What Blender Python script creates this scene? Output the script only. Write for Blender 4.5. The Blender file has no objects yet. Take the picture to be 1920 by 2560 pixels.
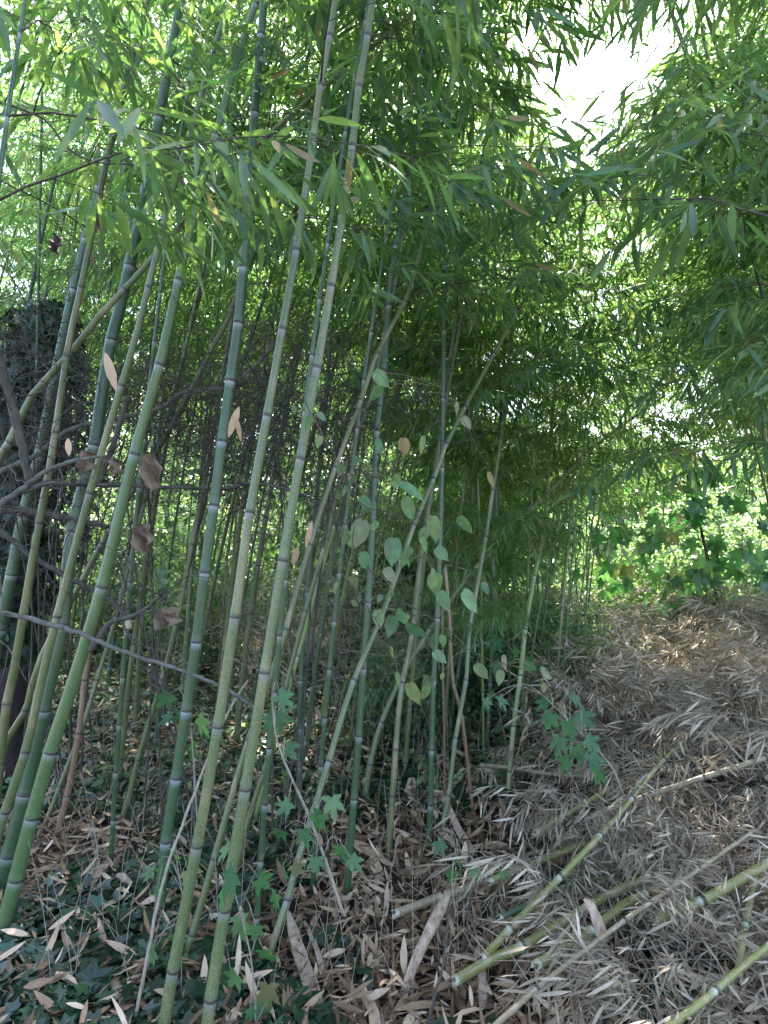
import bpy, math, random
import numpy as np
from mathutils import Vector, Matrix, noise

# ------------------------------------------------------------------ scene, camera, light
S = bpy.context.scene
COL = S.collection
CAMZ = 1.55
cd = bpy.data.cameras.new('camera'); cam = bpy.data.objects.new('camera', cd); COL.objects.link(cam)
cam.location = (0, 0, CAMZ); cam.rotation_euler = (math.radians(90), 0, 0)
cd.sensor_fit = 'VERTICAL'; cd.sensor_height = 36.0; cd.lens = 36.0 * 1729 / 2560
cd.clip_start = 0.05; cd.clip_end = 500
S.camera = cam
SUN_EL = math.radians(58); SUN_AZ = math.radians(10)      # azimuth from +Y toward +X
w = bpy.data.worlds.new("World"); S.world = w; w.use_nodes = True
nt = w.node_tree; nt.nodes.clear()
sky = nt.nodes.new('ShaderNodeTexSky'); sky.sky_type = 'NISHITA'; sky.sun_disc = False
sky.sun_elevation = SUN_EL; sky.sun_rotation = SUN_AZ; sky.air_density = 0.8; sky.dust_density = 3.0
bg = nt.nodes.new('ShaderNodeBackground'); bg.inputs[1].default_value = 0.15
wo = nt.nodes.new('ShaderNodeOutputWorld')
nt.links.new(sky.outputs[0], bg.inputs[0]); nt.links.new(bg.outputs[0], wo.inputs[0])
ld = bpy.data.lights.new('sun', 'SUN'); ld.energy = 5.0; ld.angle = math.radians(0.5); ld.color = (1, .95, .86)
sun = bpy.data.objects.new('sun', ld); COL.objects.link(sun)
sd = Vector((math.sin(SUN_AZ)*math.cos(SUN_EL), math.cos(SUN_AZ)*math.cos(SUN_EL), math.sin(SUN_EL)))
sun.rotation_euler = sd.to_track_quat('Z', 'Y').to_euler()
S.view_settings.view_transform = 'Standard'; S.view_settings.look = 'None'
S.view_settings.exposure = 3.08; S.view_settings.gamma = 1

R = np.random.RandomState(7)
random.seed(7)
F = 1729.0
def P(u, v, d): return np.array([(u-960)/F*d, d, CAMZ-(v-1280)/F*d])
def proj(p):
    p = np.atleast_2d(p); y = np.maximum(p[:, 1], .05)
    return np.stack([960+p[:, 0]/y*F, 1280-(p[:, 2]-CAMZ)/y*F], 1)

def gz(x, y):
    x = np.asarray(x, float); y = np.asarray(y, float)
    return (0.42*np.exp(-((x-3.1)/1.7)**2-((y-5.4)/1.7)**2) + 0.30*np.exp(-((x-1.7)/.9)**2-((y-3.4)/1.0)**2)
            + .03*np.sin(x*1.7+.4)*np.cos(y*1.3) + .02*np.sin(x*3.9+y*2.1)
            - .03*np.exp(-(x**2+(y-2.2)**2)/4) - 0.02*np.maximum(0, y-9)*0)
def G(u, v, lift=0.0):
    d = .5
    while d < 60:
        p = P(u, v, d)
        if p[2] <= gz(p[0], p[1])+lift: return p
        d += .01
    return p

# ------------------------------------------------------------------ mesh helpers
class MB:
    def __init__(s): s.v = []; s.f = {}; s.c = []; s.n = 0
    def add(s, v, faces, c):
        v = np.asarray(v, np.float32); c = np.asarray(c, np.float32)
        if c.ndim == 1: c = np.tile(c, (len(v), 1))
        s.v.append(v); s.c.append(c)
        for fa in faces:
            fa = np.asarray(fa, np.int32)
            if len(fa): s.f.setdefault(fa.shape[1], []).append(fa+s.n)
        s.n += len(v); return s
    def addmb(s, o, M3=None, t=None):
        v, c, f = o.arrays()
        if M3 is not None: v = v @ np.asarray(M3, np.float32).T
        if t is not None: v = v+np.asarray(t, np.float32)
        s.add(v, list(f.values()), c)
    def arrays(s):
        return np.concatenate(s.v), np.concatenate(s.c), {k: np.concatenate(a) for k, a in s.f.items()}
    def mesh(s, name, mat, smooth=True):
        v, c, f = s.arrays(); me = bpy.data.meshes.new(name)
        loops = np.concatenate([a.ravel() for a in f.values()]); tot = np.concatenate([np.full(len(a), k) for k, a in f.items()])
        me.vertices.add(len(v)); me.vertices.foreach_set('co', v.ravel())
        me.loops.add(len(loops)); me.loops.foreach_set('vertex_index', loops.astype(np.int32))
        me.polygons.add(len(tot)); st = np.concatenate([[0], np.cumsum(tot)[:-1]]).astype(np.int32)
        me.polygons.foreach_set('loop_start', st); me.polygons.foreach_set('loop_total', tot.astype(np.int32))
        me.polygons.foreach_set('use_smooth', np.full(len(tot), smooth))
        me.update(calc_edges=True)
        a = me.color_attributes.new('col', 'FLOAT_COLOR', 'POINT')
        a.data.foreach_set('color', np.concatenate([c, np.ones((len(c), 1), np.float32)], 1).ravel())
        me.materials.append(mat); return me
    def build(s, name, mat, parent=None, smooth=True, loc=None):
        o = bpy.data.objects.new(name, s.mesh(name, mat, smooth)); COL.objects.link(o)
        if parent: o.parent = parent
        if loc is not None: o.location = loc
        return o

def link(name, me, parent=None, loc=(0, 0, 0), rot=(0, 0, 0), sc=1.0):
    o = bpy.data.objects.new(name, me); COL.objects.link(o); o.parent = parent
    o.location = loc; o.rotation_euler = rot; o.scale = (sc, sc, sc); return o
def thing(name, label, cat, loc=(0, 0, 0), group=None):
    o = bpy.data.objects.new(name, None); COL.objects.link(o); o.location = loc; o.empty_display_size = .1
    o['label'] = label; o['category'] = cat
    if group: o['group'] = group
    return o
def tag(o, label, cat, group=None, kind=None):
    o['label'] = label; o['category'] = cat
    if group: o['group'] = group
    if kind: o['kind'] = kind
    return o

def smooth_path(pts, n):
    pts = np.asarray(pts, float); m = len(pts)
    if m < 3:
        t = np.linspace(0, 1, n)[:, None]; return pts[0]*(1-t)+pts[-1]*t
    seg = np.linalg.norm(np.diff(pts, axis=0), axis=1); s = np.concatenate([[0], np.cumsum(seg)])
    q = np.linspace(0, s[-1], n); out = np.zeros((n, pts.shape[1]))
    ext = np.vstack([2*pts[0]-pts[1], pts, 2*pts[-1]-pts[-2]]); se = np.concatenate([[-seg[0]], s, [s[-1]+seg[-1]]])
    tan = (ext[2:]-ext[:-2])/(se[2:]-se[:-2])[:, None]
    for i, x in enumerate(q):
        k = min(max(np.searchsorted(s, x)-1, 0), m-2); h = s[k+1]-s[k]; t = (x-s[k])/h
        out[i] = (2*t**3-3*t**2+1)*pts[k]+(t**3-2*t**2+t)*h*tan[k]+(-2*t**3+3*t**2)*pts[k+1]+(t**3-t**2)*h*tan[k+1]
    return out
def tube(mb, path, rad, sides=6, col=(0.5, 0, 0), cap=True, flat=1.0):
    path = np.asarray(path, float); n = len(path); rad = np.broadcast_to(np.asarray(rad, float), (n,))
    T = np.gradient(path, axis=0); T /= np.linalg.norm(T, axis=1)[:, None]+1e-9
    ref = np.array([1., 0.13, 0]) if abs(T[0][0]) < .8 else np.array([0, 1., .1])
    A = np.cross(T, ref); A /= np.linalg.norm(A, axis=1)[:, None]+1e-9; B = np.cross(T, A)
    th = np.arange(sides)*2*np.pi/sides
    v = path[:, None]+rad[:, None, None]*(np.cos(th)[None, :, None]*A[:, None]+flat*np.sin(th)[None, :, None]*B[:, None])
    v = v.reshape(-1, 3); i = np.arange(n-1)[:, None]*sides; j = np.arange(sides)[None]; k = (j+1) % sides
    q = np.stack([i+j, i+k, i+sides+k, i+sides+j], -1).reshape(-1, 4)
    c = np.asarray(col, float)
    if c.ndim == 2: c = np.repeat(c, sides, 0)
    fs = [q]
    if cap: fs.append(np.array([list(range(sides))[::-1], list(range((n-1)*sides, n*sides))]))
    mb.add(v, fs, c); return mb

# ---- leaf templates: verts (x, y, z, G), faces
def tmpl_near():
    v = [(0, 0, 0, 0)]
    for t, w_ in ((.10, .22), (.3, .46), (.6, .5), (.84, .27)):
        v += [(-w_, t, .13*w_*2, 1), (0, t, 0, 0), (w_, t, .13*w_*2, 1)]
    v.append((0, 1, 0, 0)); q = []; tr = [(0, 2, 1), (0, 3, 2)]
    for k in range(3):
        a = 1+3*k; q += [(a, a+1, a+4, a+3), (a+1, a+2, a+5, a+4)]
    tr += [(10, 11, 13), (11, 12, 13)]
    return np.array(v, float), [np.array(tr), np.array(q)]
def tmpl_far():
    v = [(0, 0, 0, 0), (-.42, .28, 0, 1), (.42, .28, 0, 1), (-.4, .66, 0.05, 1), (.4, .66, 0.05, 1), (0, 1, 0, 0)]
    return np.array(v, float), [np.array([(0, 2, 1), (3, 4, 5)]), np.array([(1, 2, 4, 3)])]
def tmpl_polar(lst, cy=0.0, cup=.15, wx=1.0):
    pts = [(a, r, g) for a, r, g in lst]; full = pts+[(-a, r, g) for a, r, g in pts[::-1] if 0 < a < 180]
    v = [(0, cy, 0, 0)]
    for a, r, g in full:
        x = r*math.sin(math.radians(a))*wx; y = cy+r*math.cos(math.radians(a)); v.append((x, y, cup*r*r*(1 if g else .6), g))
    n = len(full); tr = [(0, 1+(i+1) % n, 1+i) for i in range(n)]
    return np.array(v, float), [np.array(tr)]
T_NEAR, T_FAR = tmpl_near(), tmpl_far()
T_MAPLE = tmpl_polar([(0, 1, 0), (8, .74, .5), (15, .78, .5), (20, .58, .8), (27, .40, 1), (36, .58, .8), (43, .66, .5), (51, .93, 0), (59, .68, .5), (66, .68, .5),
                      (74, .46, 1), (84, .40, 1), (94, .5, .6), (105, .66, 0), (117, .42, .5), (140, .27, 1), (165, .10, 1)])
T_IVY = tmpl_polar([(0, .85, 0), (17, .55, .6), (34, .42, 1), (58, .7, 0), (78, .45, .7), (100, .38, 1), (122, .52, 0), (150, .36, .8), (172, .12, 1)], cup=.1)
T_OVATE = tmpl_polar([(0, .62, 0), (9, .50, .6), (22, .44, 1), (36, .40, 1), (52, .385, .6), (70, .37, 1), (90, .375, .6), (110, .39, 1), (130, .42, .6), (150, .45, 1), (168, .44, 1), (180, .38, 0)], cy=.4, cup=.25, wx=.95)
def nrm(a): return a/(np.linalg.norm(a, axis=-1, keepdims=True)+1e-9)
def leaves(mb, T, pos, dr, nm, L, W, rnd, dry, bend=0.1):
    tv, tf = T; n = len(pos)
    if n == 0: return mb
    pos = np.asarray(pos); Y = nrm(np.asarray(dr)); X = nrm(np.cross(Y, np.asarray(nm))); Z = np.cross(X, Y)
    L = np.broadcast_to(L, (n,)); W = np.broadcast_to(W, (n,)); bend = np.broadcast_to(bend, (n,))
    x = tv[None, :, 0]*W[:, None]; y = tv[None, :, 1]*L[:, None]; z = tv[None, :, 2]*W[:, None]-bend[:, None]*L[:, None]*tv[None, :, 1]**2
    v = pos[:, None]+x[..., None]*X[:, None]+y[..., None]*Y[:, None]+z[..., None]*Z[:, None]
    k = len(tv); off = (np.arange(n)*k)[:, None, None]
    c = np.zeros((n, k, 3)); c[..., 0] = np.asarray(rnd)[:, None]; c[..., 1] = tv[None, :, 3]; c[..., 2] = np.asarray(dry)[:, None]
    mb.add(v.reshape(-1, 3), [(f[None]+off).reshape(-1, f.shape[1]) for f in tf], c.reshape(-1, 3)); return mb

# ------------------------------------------------------------------ materials
def newmat(name):
    m = bpy.data.materials.new(name); m.use_nodes = True; n = m.node_tree; n.nodes.clear(); return m, n, n.nodes.new, n.links.new
def ramp(N, cols):
    r = N('ShaderNodeValToRGB'); e = r.color_ramp.elements
    while len(e) < len(cols): e.new(.5)
    for k, (p, c) in enumerate(cols): e[k].position = p; e[k].color = (*c, 1)
    return r
def mix(N, Lk, f, a, b, bt='MIX'):
    m = N('ShaderNodeMix'); m.data_type = 'RGBA'; m.blend_type = bt
    for i, x in ((0, f), (6, a), (7, b)):
        if isinstance(x, (int, float)): m.inputs[i].default_value = x
        elif isinstance(x, tuple): m.inputs[i].default_value = (*x, 1)
        else: Lk(x, m.inputs[i])
    return m.outputs[2]
def leafmat(name, cols, trans, dryc=(.36, .24, .12), tfac=.45, rough=.42, vein=(.9, 1.0, .8), spots=0.0, spec=.5, nsc=14):
    m, nt_, N, Lk = newmat(name)
    at = N('ShaderNodeAttribute'); at.attribute_name = 'col'; sp = N('ShaderNodeSeparateColor'); Lk(at.outputs['Color'], sp.inputs[0])
    r = ramp(N, cols); Lk(sp.outputs[0], r.inputs[0]); tr = ramp(N, trans); Lk(sp.outputs[0], tr.inputs[0])
    geo = N('ShaderNodeTexCoord'); nz = N('ShaderNodeTexNoise'); nz.inputs['Scale'].default_value = nsc; nz.inputs['Detail'].default_value = 3; Lk(geo.outputs['Object'], nz.inputs[0])
    nr = ramp(N, [(.3, (.72, .72, .72)), (.7, (1.2, 1.2, 1.2))]); Lk(nz.outputs[0], nr.inputs[0])
    c = mix(N, Lk, 1.0, r.outputs[0], nr.outputs[0], 'MULTIPLY'); t = mix(N, Lk, 1.0, tr.outputs[0], nr.outputs[0], 'MULTIPLY')
    vr = ramp(N, [(0, (1, 1, 1)), (.12, (0, 0, 0))]); Lk(sp.outputs[1], vr.inputs[0])
    vm = N('ShaderNodeMath'); vm.operation = 'MULTIPLY'; Lk(vr.outputs[0], vm.inputs[0]); vm.inputs[1].default_value = .35
    c = mix(N, Lk, vm.outputs[0], c, tuple(min(.5, x*2.2+.04) for x in cols[1][1]))
    c = mix(N, Lk, sp.outputs[2], c, dryc); t = mix(N, Lk, sp.outputs[2], t, tuple(x*1.1 for x in dryc))
    if spots:
        n2 = N('ShaderNodeTexNoise'); n2.inputs['Scale'].default_value = 30; n2.inputs['Detail'].default_value = 5; Lk(geo.outputs['Object'], n2.inputs[0])
        s2 = ramp(N, [(.52, (0, 0, 0)), (.6, (spots,)*3)]); Lk(n2.outputs[0], s2.inputs[0]); c = mix(N, Lk, s2.outputs[0], c, (.22, .13, .08))
    pb = N('ShaderNodeBsdfPrincipled'); Lk(c, pb.inputs['Base Color']); pb.inputs['Roughness'].default_value = rough; pb.inputs['Specular IOR Level'].default_value = spec
    tb = N('ShaderNodeBsdfTranslucent'); Lk(t, tb.inputs[0]); ms = N('ShaderNodeMixShader'); ms.inputs[0].default_value = tfac
    Lk(pb.outputs[0], ms.inputs[1]); Lk(tb.outputs[0], ms.inputs[2]); o = N('ShaderNodeOutputMaterial'); Lk(ms.outputs[0], o.inputs[0]); return m
def culmmat(name, base, dark, wax=(.42, .45, .42), speck=.5, old=(.33, .27, .15), oldf=.35, rough=.33):
    """R wax ring, G dark scar, B random along the stalk"""
    m, nt_, N, Lk = newmat(name)
    at = N('ShaderNodeAttribute'); at.attribute_name = 'col'; sp = N('ShaderNodeSeparateColor'); Lk(at.outputs['Color'], sp.inputs[0])
    tc = N('ShaderNodeTexCoord')
    n1 = N('ShaderNodeTexNoise'); n1.inputs['Scale'].default_value = 2.2; n1.inputs['Detail'].default_value = 4; Lk(tc.outputs['Object'], n1.inputs[0])
    c = mix(N, Lk, n1.outputs[0], dark, base)
    n3 = N('ShaderNodeTexNoise'); n3.inputs['Scale'].default_value = 5; n3.inputs['Detail'].default_value = 6
    mp = N('ShaderNodeMapping'); mp.inputs['Scale'].default_value = (3, 3, .6); Lk(tc.outputs['Object'], mp.inputs[0]); Lk(mp.outputs[0], n3.inputs[0])
    r3 = ramp(N, [(.50, (0, 0, 0)), (.68, (oldf,)*3)]); Lk(n3.outputs[0], r3.inputs[0]); c = mix(N, Lk, r3.outputs[0], c, old)
    n2 = N('ShaderNodeTexNoise'); n2.inputs['Scale'].default_value = 260; n2.inputs['Detail'].default_value = 2; Lk(tc.outputs['Object'], n2.inputs[0])
    r2 = ramp(N, [(.42, (.8, .8, .8)), (.62, (1+speck, 1+speck, 1+speck*.9))]); Lk(n2.outputs[0], r2.inputs[0]); c = mix(N, Lk, 1.0, c, r2.outputs[0], 'MULTIPLY')
    c = mix(N, Lk, sp.outputs[0], c, wax); c = mix(N, Lk, sp.outputs[1], c, (.045, .035, .028))
    pb = N('ShaderNodeBsdfPrincipled'); Lk(c, pb.inputs['Base Color']); pb.inputs['Roughness'].default_value = rough
    bp = N('ShaderNodeBump'); bp.inputs['Strength'].default_value = .15; bp.inputs['Distance'].default_value = .002; Lk(n2.outputs[0], bp.inputs['Height']); Lk(bp.outputs[0], pb.inputs['Normal'])
    o = N('ShaderNodeOutputMaterial'); Lk(pb.outputs[0], o.inputs[0]); return m
def barkmat(name, a, b, scale=18, rough=.85, bump=.5, stretch=(1, 1, .35)):
    m, nt_, N, Lk = newmat(name); tc = N('ShaderNodeTexCoord'); mp = N('ShaderNodeMapping'); mp.inputs['Scale'].default_value = stretch; Lk(tc.outputs['Object'], mp.inputs[0])
    n = N('ShaderNodeTexNoise'); n.inputs['Scale'].default_value = scale; n.inputs['Detail'].default_value = 8; n.inputs['Roughness'].default_value = .7; Lk(mp.outputs[0], n.inputs[0])
    r = ramp(N, [(.35, a), (.65, b)]); Lk(n.outputs[0], r.inputs[0])
    pb = N('ShaderNodeBsdfPrincipled'); Lk(r.outputs[0], pb.inputs['Base Color']); pb.inputs['Roughness'].default_value = rough
    bp = N('ShaderNodeBump'); bp.inputs['Strength'].default_value = bump; bp.inputs['Distance'].default_value = .006; Lk(n.outputs[0], bp.inputs['Height']); Lk(bp.outputs[0], pb.inputs['Normal'])
    o = N('ShaderNodeOutputMaterial'); Lk(pb.outputs[0], o.inputs[0]); return m

M_LEAF = leafmat('bamboo leaf', [(0, (.045, .10, .042)), (.5, (.085, .165, .06)), (1, (.15, .23, .085))], [(0, (.12, .29, .07)), (.5, (.27, .50, .12)), (1, (.52, .72, .2))], tfac=.52, rough=.3)
M_LEAFN = leafmat('near bamboo leaf', [(0, (.040, .095, .055)), (.5, (.065, .14, .07)), (1, (.11, .19, .08))], [(0, (.11, .25, .06)), (.5, (.23, .42, .08)), (1, (.42, .58, .12))], tfac=.42, rough=.3)
M_DRY = leafmat('dry bamboo leaf', [(0, (.11, .075, .045)), (.5, (.35, .275, .185)), (1, (.64, .55, .41))], [(0, (.16, .12, .07)), (.5, (.28, .22, .13)), (1, (.4, .33, .2))], tfac=.25, rough=.6)
M_LIT = leafmat('leaf litter', [(0, (.08, .042, .022)), (.5, (.32, .19, .10)), (1, (.68, .50, .33))], [(0, (.1, .06, .03)), (.5, (.25, .16, .08)), (1, (.4, .28, .15))], tfac=.15, rough=.6)
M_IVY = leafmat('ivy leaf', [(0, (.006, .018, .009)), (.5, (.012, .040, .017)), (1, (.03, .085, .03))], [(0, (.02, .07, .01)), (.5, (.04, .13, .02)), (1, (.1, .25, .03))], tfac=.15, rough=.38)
M_MAPLE = leafmat('maple leaf', [(0, (.04, .10, .05)), (.5, (.065, .14, .065)), (1, (.12, .2, .085))], [(0, (.08, .28, .07)), (.5, (.14, .40, .08)), (1, (.3, .55, .12))], tfac=.5, rough=.4, spots=0.0)
M_VINE = leafmat('vine leaf', [(0, (.06, .14, .07)), (.5, (.10, .20, .09)), (1, (.17, .25, .10))], [(0, (.10, .25, .07)), (.5, (.18, .36, .08)), (1, (.3, .45, .1))], tfac=.35, rough=.55, spots=.55, nsc=45)
M_WITHER = leafmat('withered leaf', [(0, (.10, .07, .05)), (.5, (.24, .17, .12)), (1, (.33, .27, .18))], [(0, (.1, .07, .03)), (.5, (.2, .14, .07)), (1, (.25, .2, .1))], tfac=.2, rough=.7, spots=.6)
M_BUSH = leafmat('undergrowth leaf', [(0, (.05, .10, .05)), (.5, (.10, .18, .085)), (1, (.2, .28, .14))], [(0, (.10, .22, .06)), (.5, (.26, .44, .13)), (1, (.55, .7, .25))], tfac=.42, rough=.35)
M_TREE = leafmat('tree leaf', [(0, (.03, .065, .03)), (.5, (.06, .11, .04)), (1, (.11, .17, .06))], [(0, (.08, .2, .04)), (.5, (.2, .38, .08)), (1, (.42, .58, .15))], tfac=.4, rough=.4)
M_WILT = leafmat('wilted bluish leaf', [(0, (.20, .30, .27)), (.5, (.28, .36, .32)), (1, (.3, .26, .2))], [(0, (.2, .32, .25)), (.5, (.25, .36, .25)), (1, (.3, .3, .2))], tfac=.4, rough=.6, spots=.45)
C_GREY = culmmat('grey green culm', (.13, .16, .066), (.085, .11, .043), wax=(.20, .21, .18), speck=.35, oldf=.5)
C_BRIGHT = culmmat('bright green culm', (.10, .155, .058), (.068, .12, .042), wax=(.24, .26, .23), speck=.25, oldf=.15)
C_BLUE = culmmat('young blue green culm', (.075, .125, .058), (.05, .095, .043), wax=(.30, .34, .34), speck=.15, oldf=.05)
C_DARK = culmmat('dark green culm', (.06, .11, .05), (.04, .08, .034), wax=(.25, .28, .25), speck=.15, oldf=.08)
C_OLIVE = culmmat('olive culm', (.125, .14, .05), (.075, .09, .03), wax=(.15, .16, .11), speck=.2, oldf=.6)
C_YEL = culmmat('yellow green culm', (.20, .25, .065), (.12, .18, .05), wax=(.3, .32, .22), speck=.2, oldf=.5)
C_TAN = culmmat('tan dead culm', (.28, .23, .13), (.18, .135, .075), wax=(.35, .3, .22), speck=.3, oldf=.5, old=(.45, .38, .27))
C_BROWN = culmmat('brown dead culm', (.26, .16, .09), (.16, .09, .05), wax=(.25, .2, .14), speck=.2, oldf=.5, old=(.4, .3, .2))
C_CUT = culmmat('cut yellowing culm', (.25, .235, .075), (.15, .155, .05), wax=(.4, .4, .3), speck=.25, oldf=.75, old=(.36, .28, .15))
M_TWIG = barkmat('dark twig bark', (.035, .028, .02), (.09, .075, .05), 60)
M_GTWIG = barkmat('green twig bark', (.07, .085, .03), (.15, .17, .06), 60)
M_DTWIG = barkmat('dry twig bark', (.20, .16, .11), (.36, .31, .23), 60)
M_BARK = barkmat('dead branch bark', (.03, .025, .02), (.10, .086, .07), 30, bump=.8)
M_BARKG = barkmat('lichened bark', (.05, .048, .038), (.15, .145, .12), 40, bump=.7)
M_TRUNK = barkmat('tree bark', (.02, .013, .012), (.075, .05, .048), 9, bump=1.0)
M_SHEATH = barkmat('dry sheath', (.22, .13, .08), (.50, .38, .27), 9, bump=.4, stretch=(6, 6, .5))
M_SOIL = barkmat('soil', (.012, .009, .007), (.06, .042, .028), 7, bump=.9, stretch=(1, 1, 1))
M_CUT = barkmat('pale cut wood', (.22, .18, .12), (.5, .45, .35), 30, bump=.2)

# ------------------------------------------------------------------ ground
mb = MB(); gx = np.concatenate([[-200, -80, -40, -20, -12], np.arange(-8, 8.01, .16), [12, 20, 40, 80, 200]])
gy = np.concatenate([[-60, -20, -8, -3], np.arange(0, 14.01, .16), [17, 22, 30, 50, 90, 200]])
X_, Y_ = np.meshgrid(gx, gy); Z_ = gz(X_, Y_)+.02*np.sin(X_*9)*np.sin(Y_*8)
nx, ny = len(gx), len(gy); ii = (np.arange(ny-1)[:, None]*nx+np.arange(nx-1)[None]).ravel()
mb.add(np.stack([X_, Y_, Z_], -1).reshape(-1, 3), [np.stack([ii, ii+1, ii+nx+1, ii+nx], 1)], (0.5, 0, 0))
g = mb.build('ground', M_SOIL); g['kind'] = 'structure'

# ------------------------------------------------------------------ branch prototypes
def make_branch(rs, length=1.1, T=T_FAR, leafL=.11, leafW=.0145, dryf=.02, elev=.6, ntw=12, droop=.5, bare=False, thick=.0035, hang=.45, rlo=0., rhi=1.):
    tw = MB(); lf = MB()
    n = 12; t = np.linspace(0, 1, n); az = rs.uniform(-.15, .15)
    p = np.zeros((n, 3)); el = elev-droop*1.6*t
    d = np.stack([np.cos(el), np.sin(az+t*rs.uniform(-.4, .4)), np.sin(el)], 1)*(length/(n-1)); p[1:] = np.cumsum(d[:-1]+rs.normal(0, .008, (n-1, 3)), 0)
    tube(tw, p, thick*(1-.75*t), 5 if T is T_NEAR else 4)
    pos, dr, nm, LL = [], [], [], []
    def twig(a, dirv, ln, depth):
        m = 6; q = [a]; dv = dirv.copy(); step = ln/(m-1)
        for k in range(m-1):
            dv = nrm(dv+np.array([0, 0, -.10])+rs.normal(0, .07, 3)); q.append(q[-1]+dv*step)
        q = np.array(q); tube(tw, q, np.linspace(thick*.4, thick*.18, m), 3)
        nl = max(3, int(ln/.035)); side = 1
        for k in range(nl):
            f = .35+.65*(k+rs.rand()*.5)/nl; x = f*(m-1); i0 = min(int(x), m-2); pt = q[i0]+(q[i0+1]-q[i0])*(x-i0)
            tv = nrm(q[i0+1]-q[i0]); lat = nrm(np.cross(tv, [0, 0, 1.])); side = -side
            v = nrm(tv*rs.uniform(.5, 1.1)+lat*side*rs.uniform(.3, .8)+np.array([0, 0, -hang*rs.uniform(-.5, 2.6)])+rs.normal(0, .15, 3))
            pos.append(pt); dr.append(v); nm.append(nrm(np.array([0, 0, 1.])+rs.normal(0, .45, 3))); LL.append(rs.uniform(.65, 1.25))
        if depth and ln > .18:
            for s in (-1, 1):
                k = rs.randint(1, 4); tv = nrm(q[k+1]-q[k]); lat = nrm(np.cross(tv, [0, 0, 1.])); twig(q[k], nrm(tv+lat*s*.8+np.array([0, 0, rs.uniform(-.2, .3)])), ln*.55, 0)
    s = 1
    for k in range(ntw):
        f = .14+.84*(k+rs.rand()*.4)/ntw; x = f*(n-1); i0 = min(int(x), n-2); a = p[i0]+(p[i0+1]-p[i0])*(x-i0); tv = nrm(p[i0+1]-p[i0]); lat = nrm(np.cross(tv, [0, 0, 1.])); s = -s
        twig(a, nrm(tv*.8+lat*s*rs.uniform(.5, 1.1)+np.array([0, 0, rs.uniform(-.3, .5)])), (.16+.26*(1-f))*length*rs.uniform(.8, 1.2), 1)
    twig(p[-1], nrm(p[-1]-p[-2]), .2*length, 0)
    pos, dr, nm, LL = map(np.array, (pos, dr, nm, LL)); N_ = len(pos)
    leaves(lf, T, pos, dr, nm, leafL*LL, leafW*(.6+.4*LL)*rs.uniform(.85, 1.15, N_), rlo+(rhi-rlo)*rs.beta(2, 2.2, N_), (rs.rand(N_) < dryf)*rs.uniform(.6, 1, N_), rs.uniform(0, .22, N_))
    return tw, lf, pos
rs = np.random.RandomState(3)
def protos(n, name, mt, ml, **k):
    out = []
    for i in range(n):
        kk = dict(k); kk['length'] = k.get('length', 1.1)*rs.uniform(.8, 1.15); kk['elev'] = k.get('elev', .6)+rs.uniform(-.25, .25)
        tw, lf, pos = make_branch(rs, **kk); out.append((tw.mesh('branch', mt), lf.mesh('foliage', ml, True), pos, tw, lf))
    return out
PN = protos(8, 'n', M_TWIG, M_LEAFN, T=T_NEAR, length=1.0, leafL=.14, leafW=.020, ntw=8, thick=.0032, dryf=.015)
PF = protos(12, 'f', M_GTWIG, M_LEAF, T=T_FAR, length=1.25, leafL=.115, leafW=.015, ntw=13, thick=.0035, dryf=.025)
PD = protos(8, 'd', M_DTWIG, M_DRY, T=T_FAR, length=.9, leafL=.13, leafW=.0135, ntw=7, elev=.5, droop=.75, thick=.003, dryf=0, hang=.7)

DS = 1920/1659
GAPS = [np.array(q)*DS for q in (
    [(1185, 85), (1255, 80), (1320, 35), (1400, 10), (1445, 0), (1438, 55), (1415, 130), (1350, 210), (1290, 280), (1215, 360), (1200, 320), (1240, 200)],)]
def in_poly(pt, poly):
    x, y = pt[:, 0], pt[:, 1]; ins = np.zeros(len(pt), bool); j = len(poly)-1
    for i in range(len(poly)):
        xi, yi = poly[i]; xj, yj = poly[j]; c = ((yi > y) != (yj > y)) & (x < (xj-xi)*(y-yi)/(yj-yi+1e-9)+xi); ins ^= c; j = i
    return ins
CLEAR = [np.array(q)*DS for q in ([(1190, 1290), (1270, 1140), (1430, 1060), (1659, 1090), (1659, 1700), (1000, 1700), (1050, 1450)],)]
LEFTCLR = np.array([(-50, 840), (700, 900), (830, 1180), (830, 1800), (-50, 1800)])*DS
def ok(pts, force=False, low=True):
    if (np.linalg.norm(pts-np.array([0, 0, CAMZ]), axis=1) < .75).any(): return False
    if force: return True
    q = proj(pts[pts[:, 1] > .2])
    if len(q) == 0: return True
    if in_poly(q, GAPS[0]).mean() > .08: return False
    if low and in_poly(q, CLEAR[0]).mean() > .18: return False
    if in_poly(q, LEFTCLR).mean() > (.35): return False
    return True
NB = [0]
def put_branch(root, base, p, az, proto, sc=1.0, force=False, low=True, tilt=0.0):
    tm, lm, pos = proto[:3]; c, s = math.cos(az), math.sin(az)
    M = (Matrix.Rotation(az, 3, 'Z') @ Matrix.Rotation(tilt, 3, 'Y'))
    pts = pos[::7]*sc @ np.array(M).T + p
    if not ok(pts, force, low): return False
    b = link('branch', tm, root, p-base, M.to_euler(), sc); f = bpy.data.objects.new('foliage', lm); COL.objects.link(f); f.parent = b; NB[0] += 1
    return True

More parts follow.
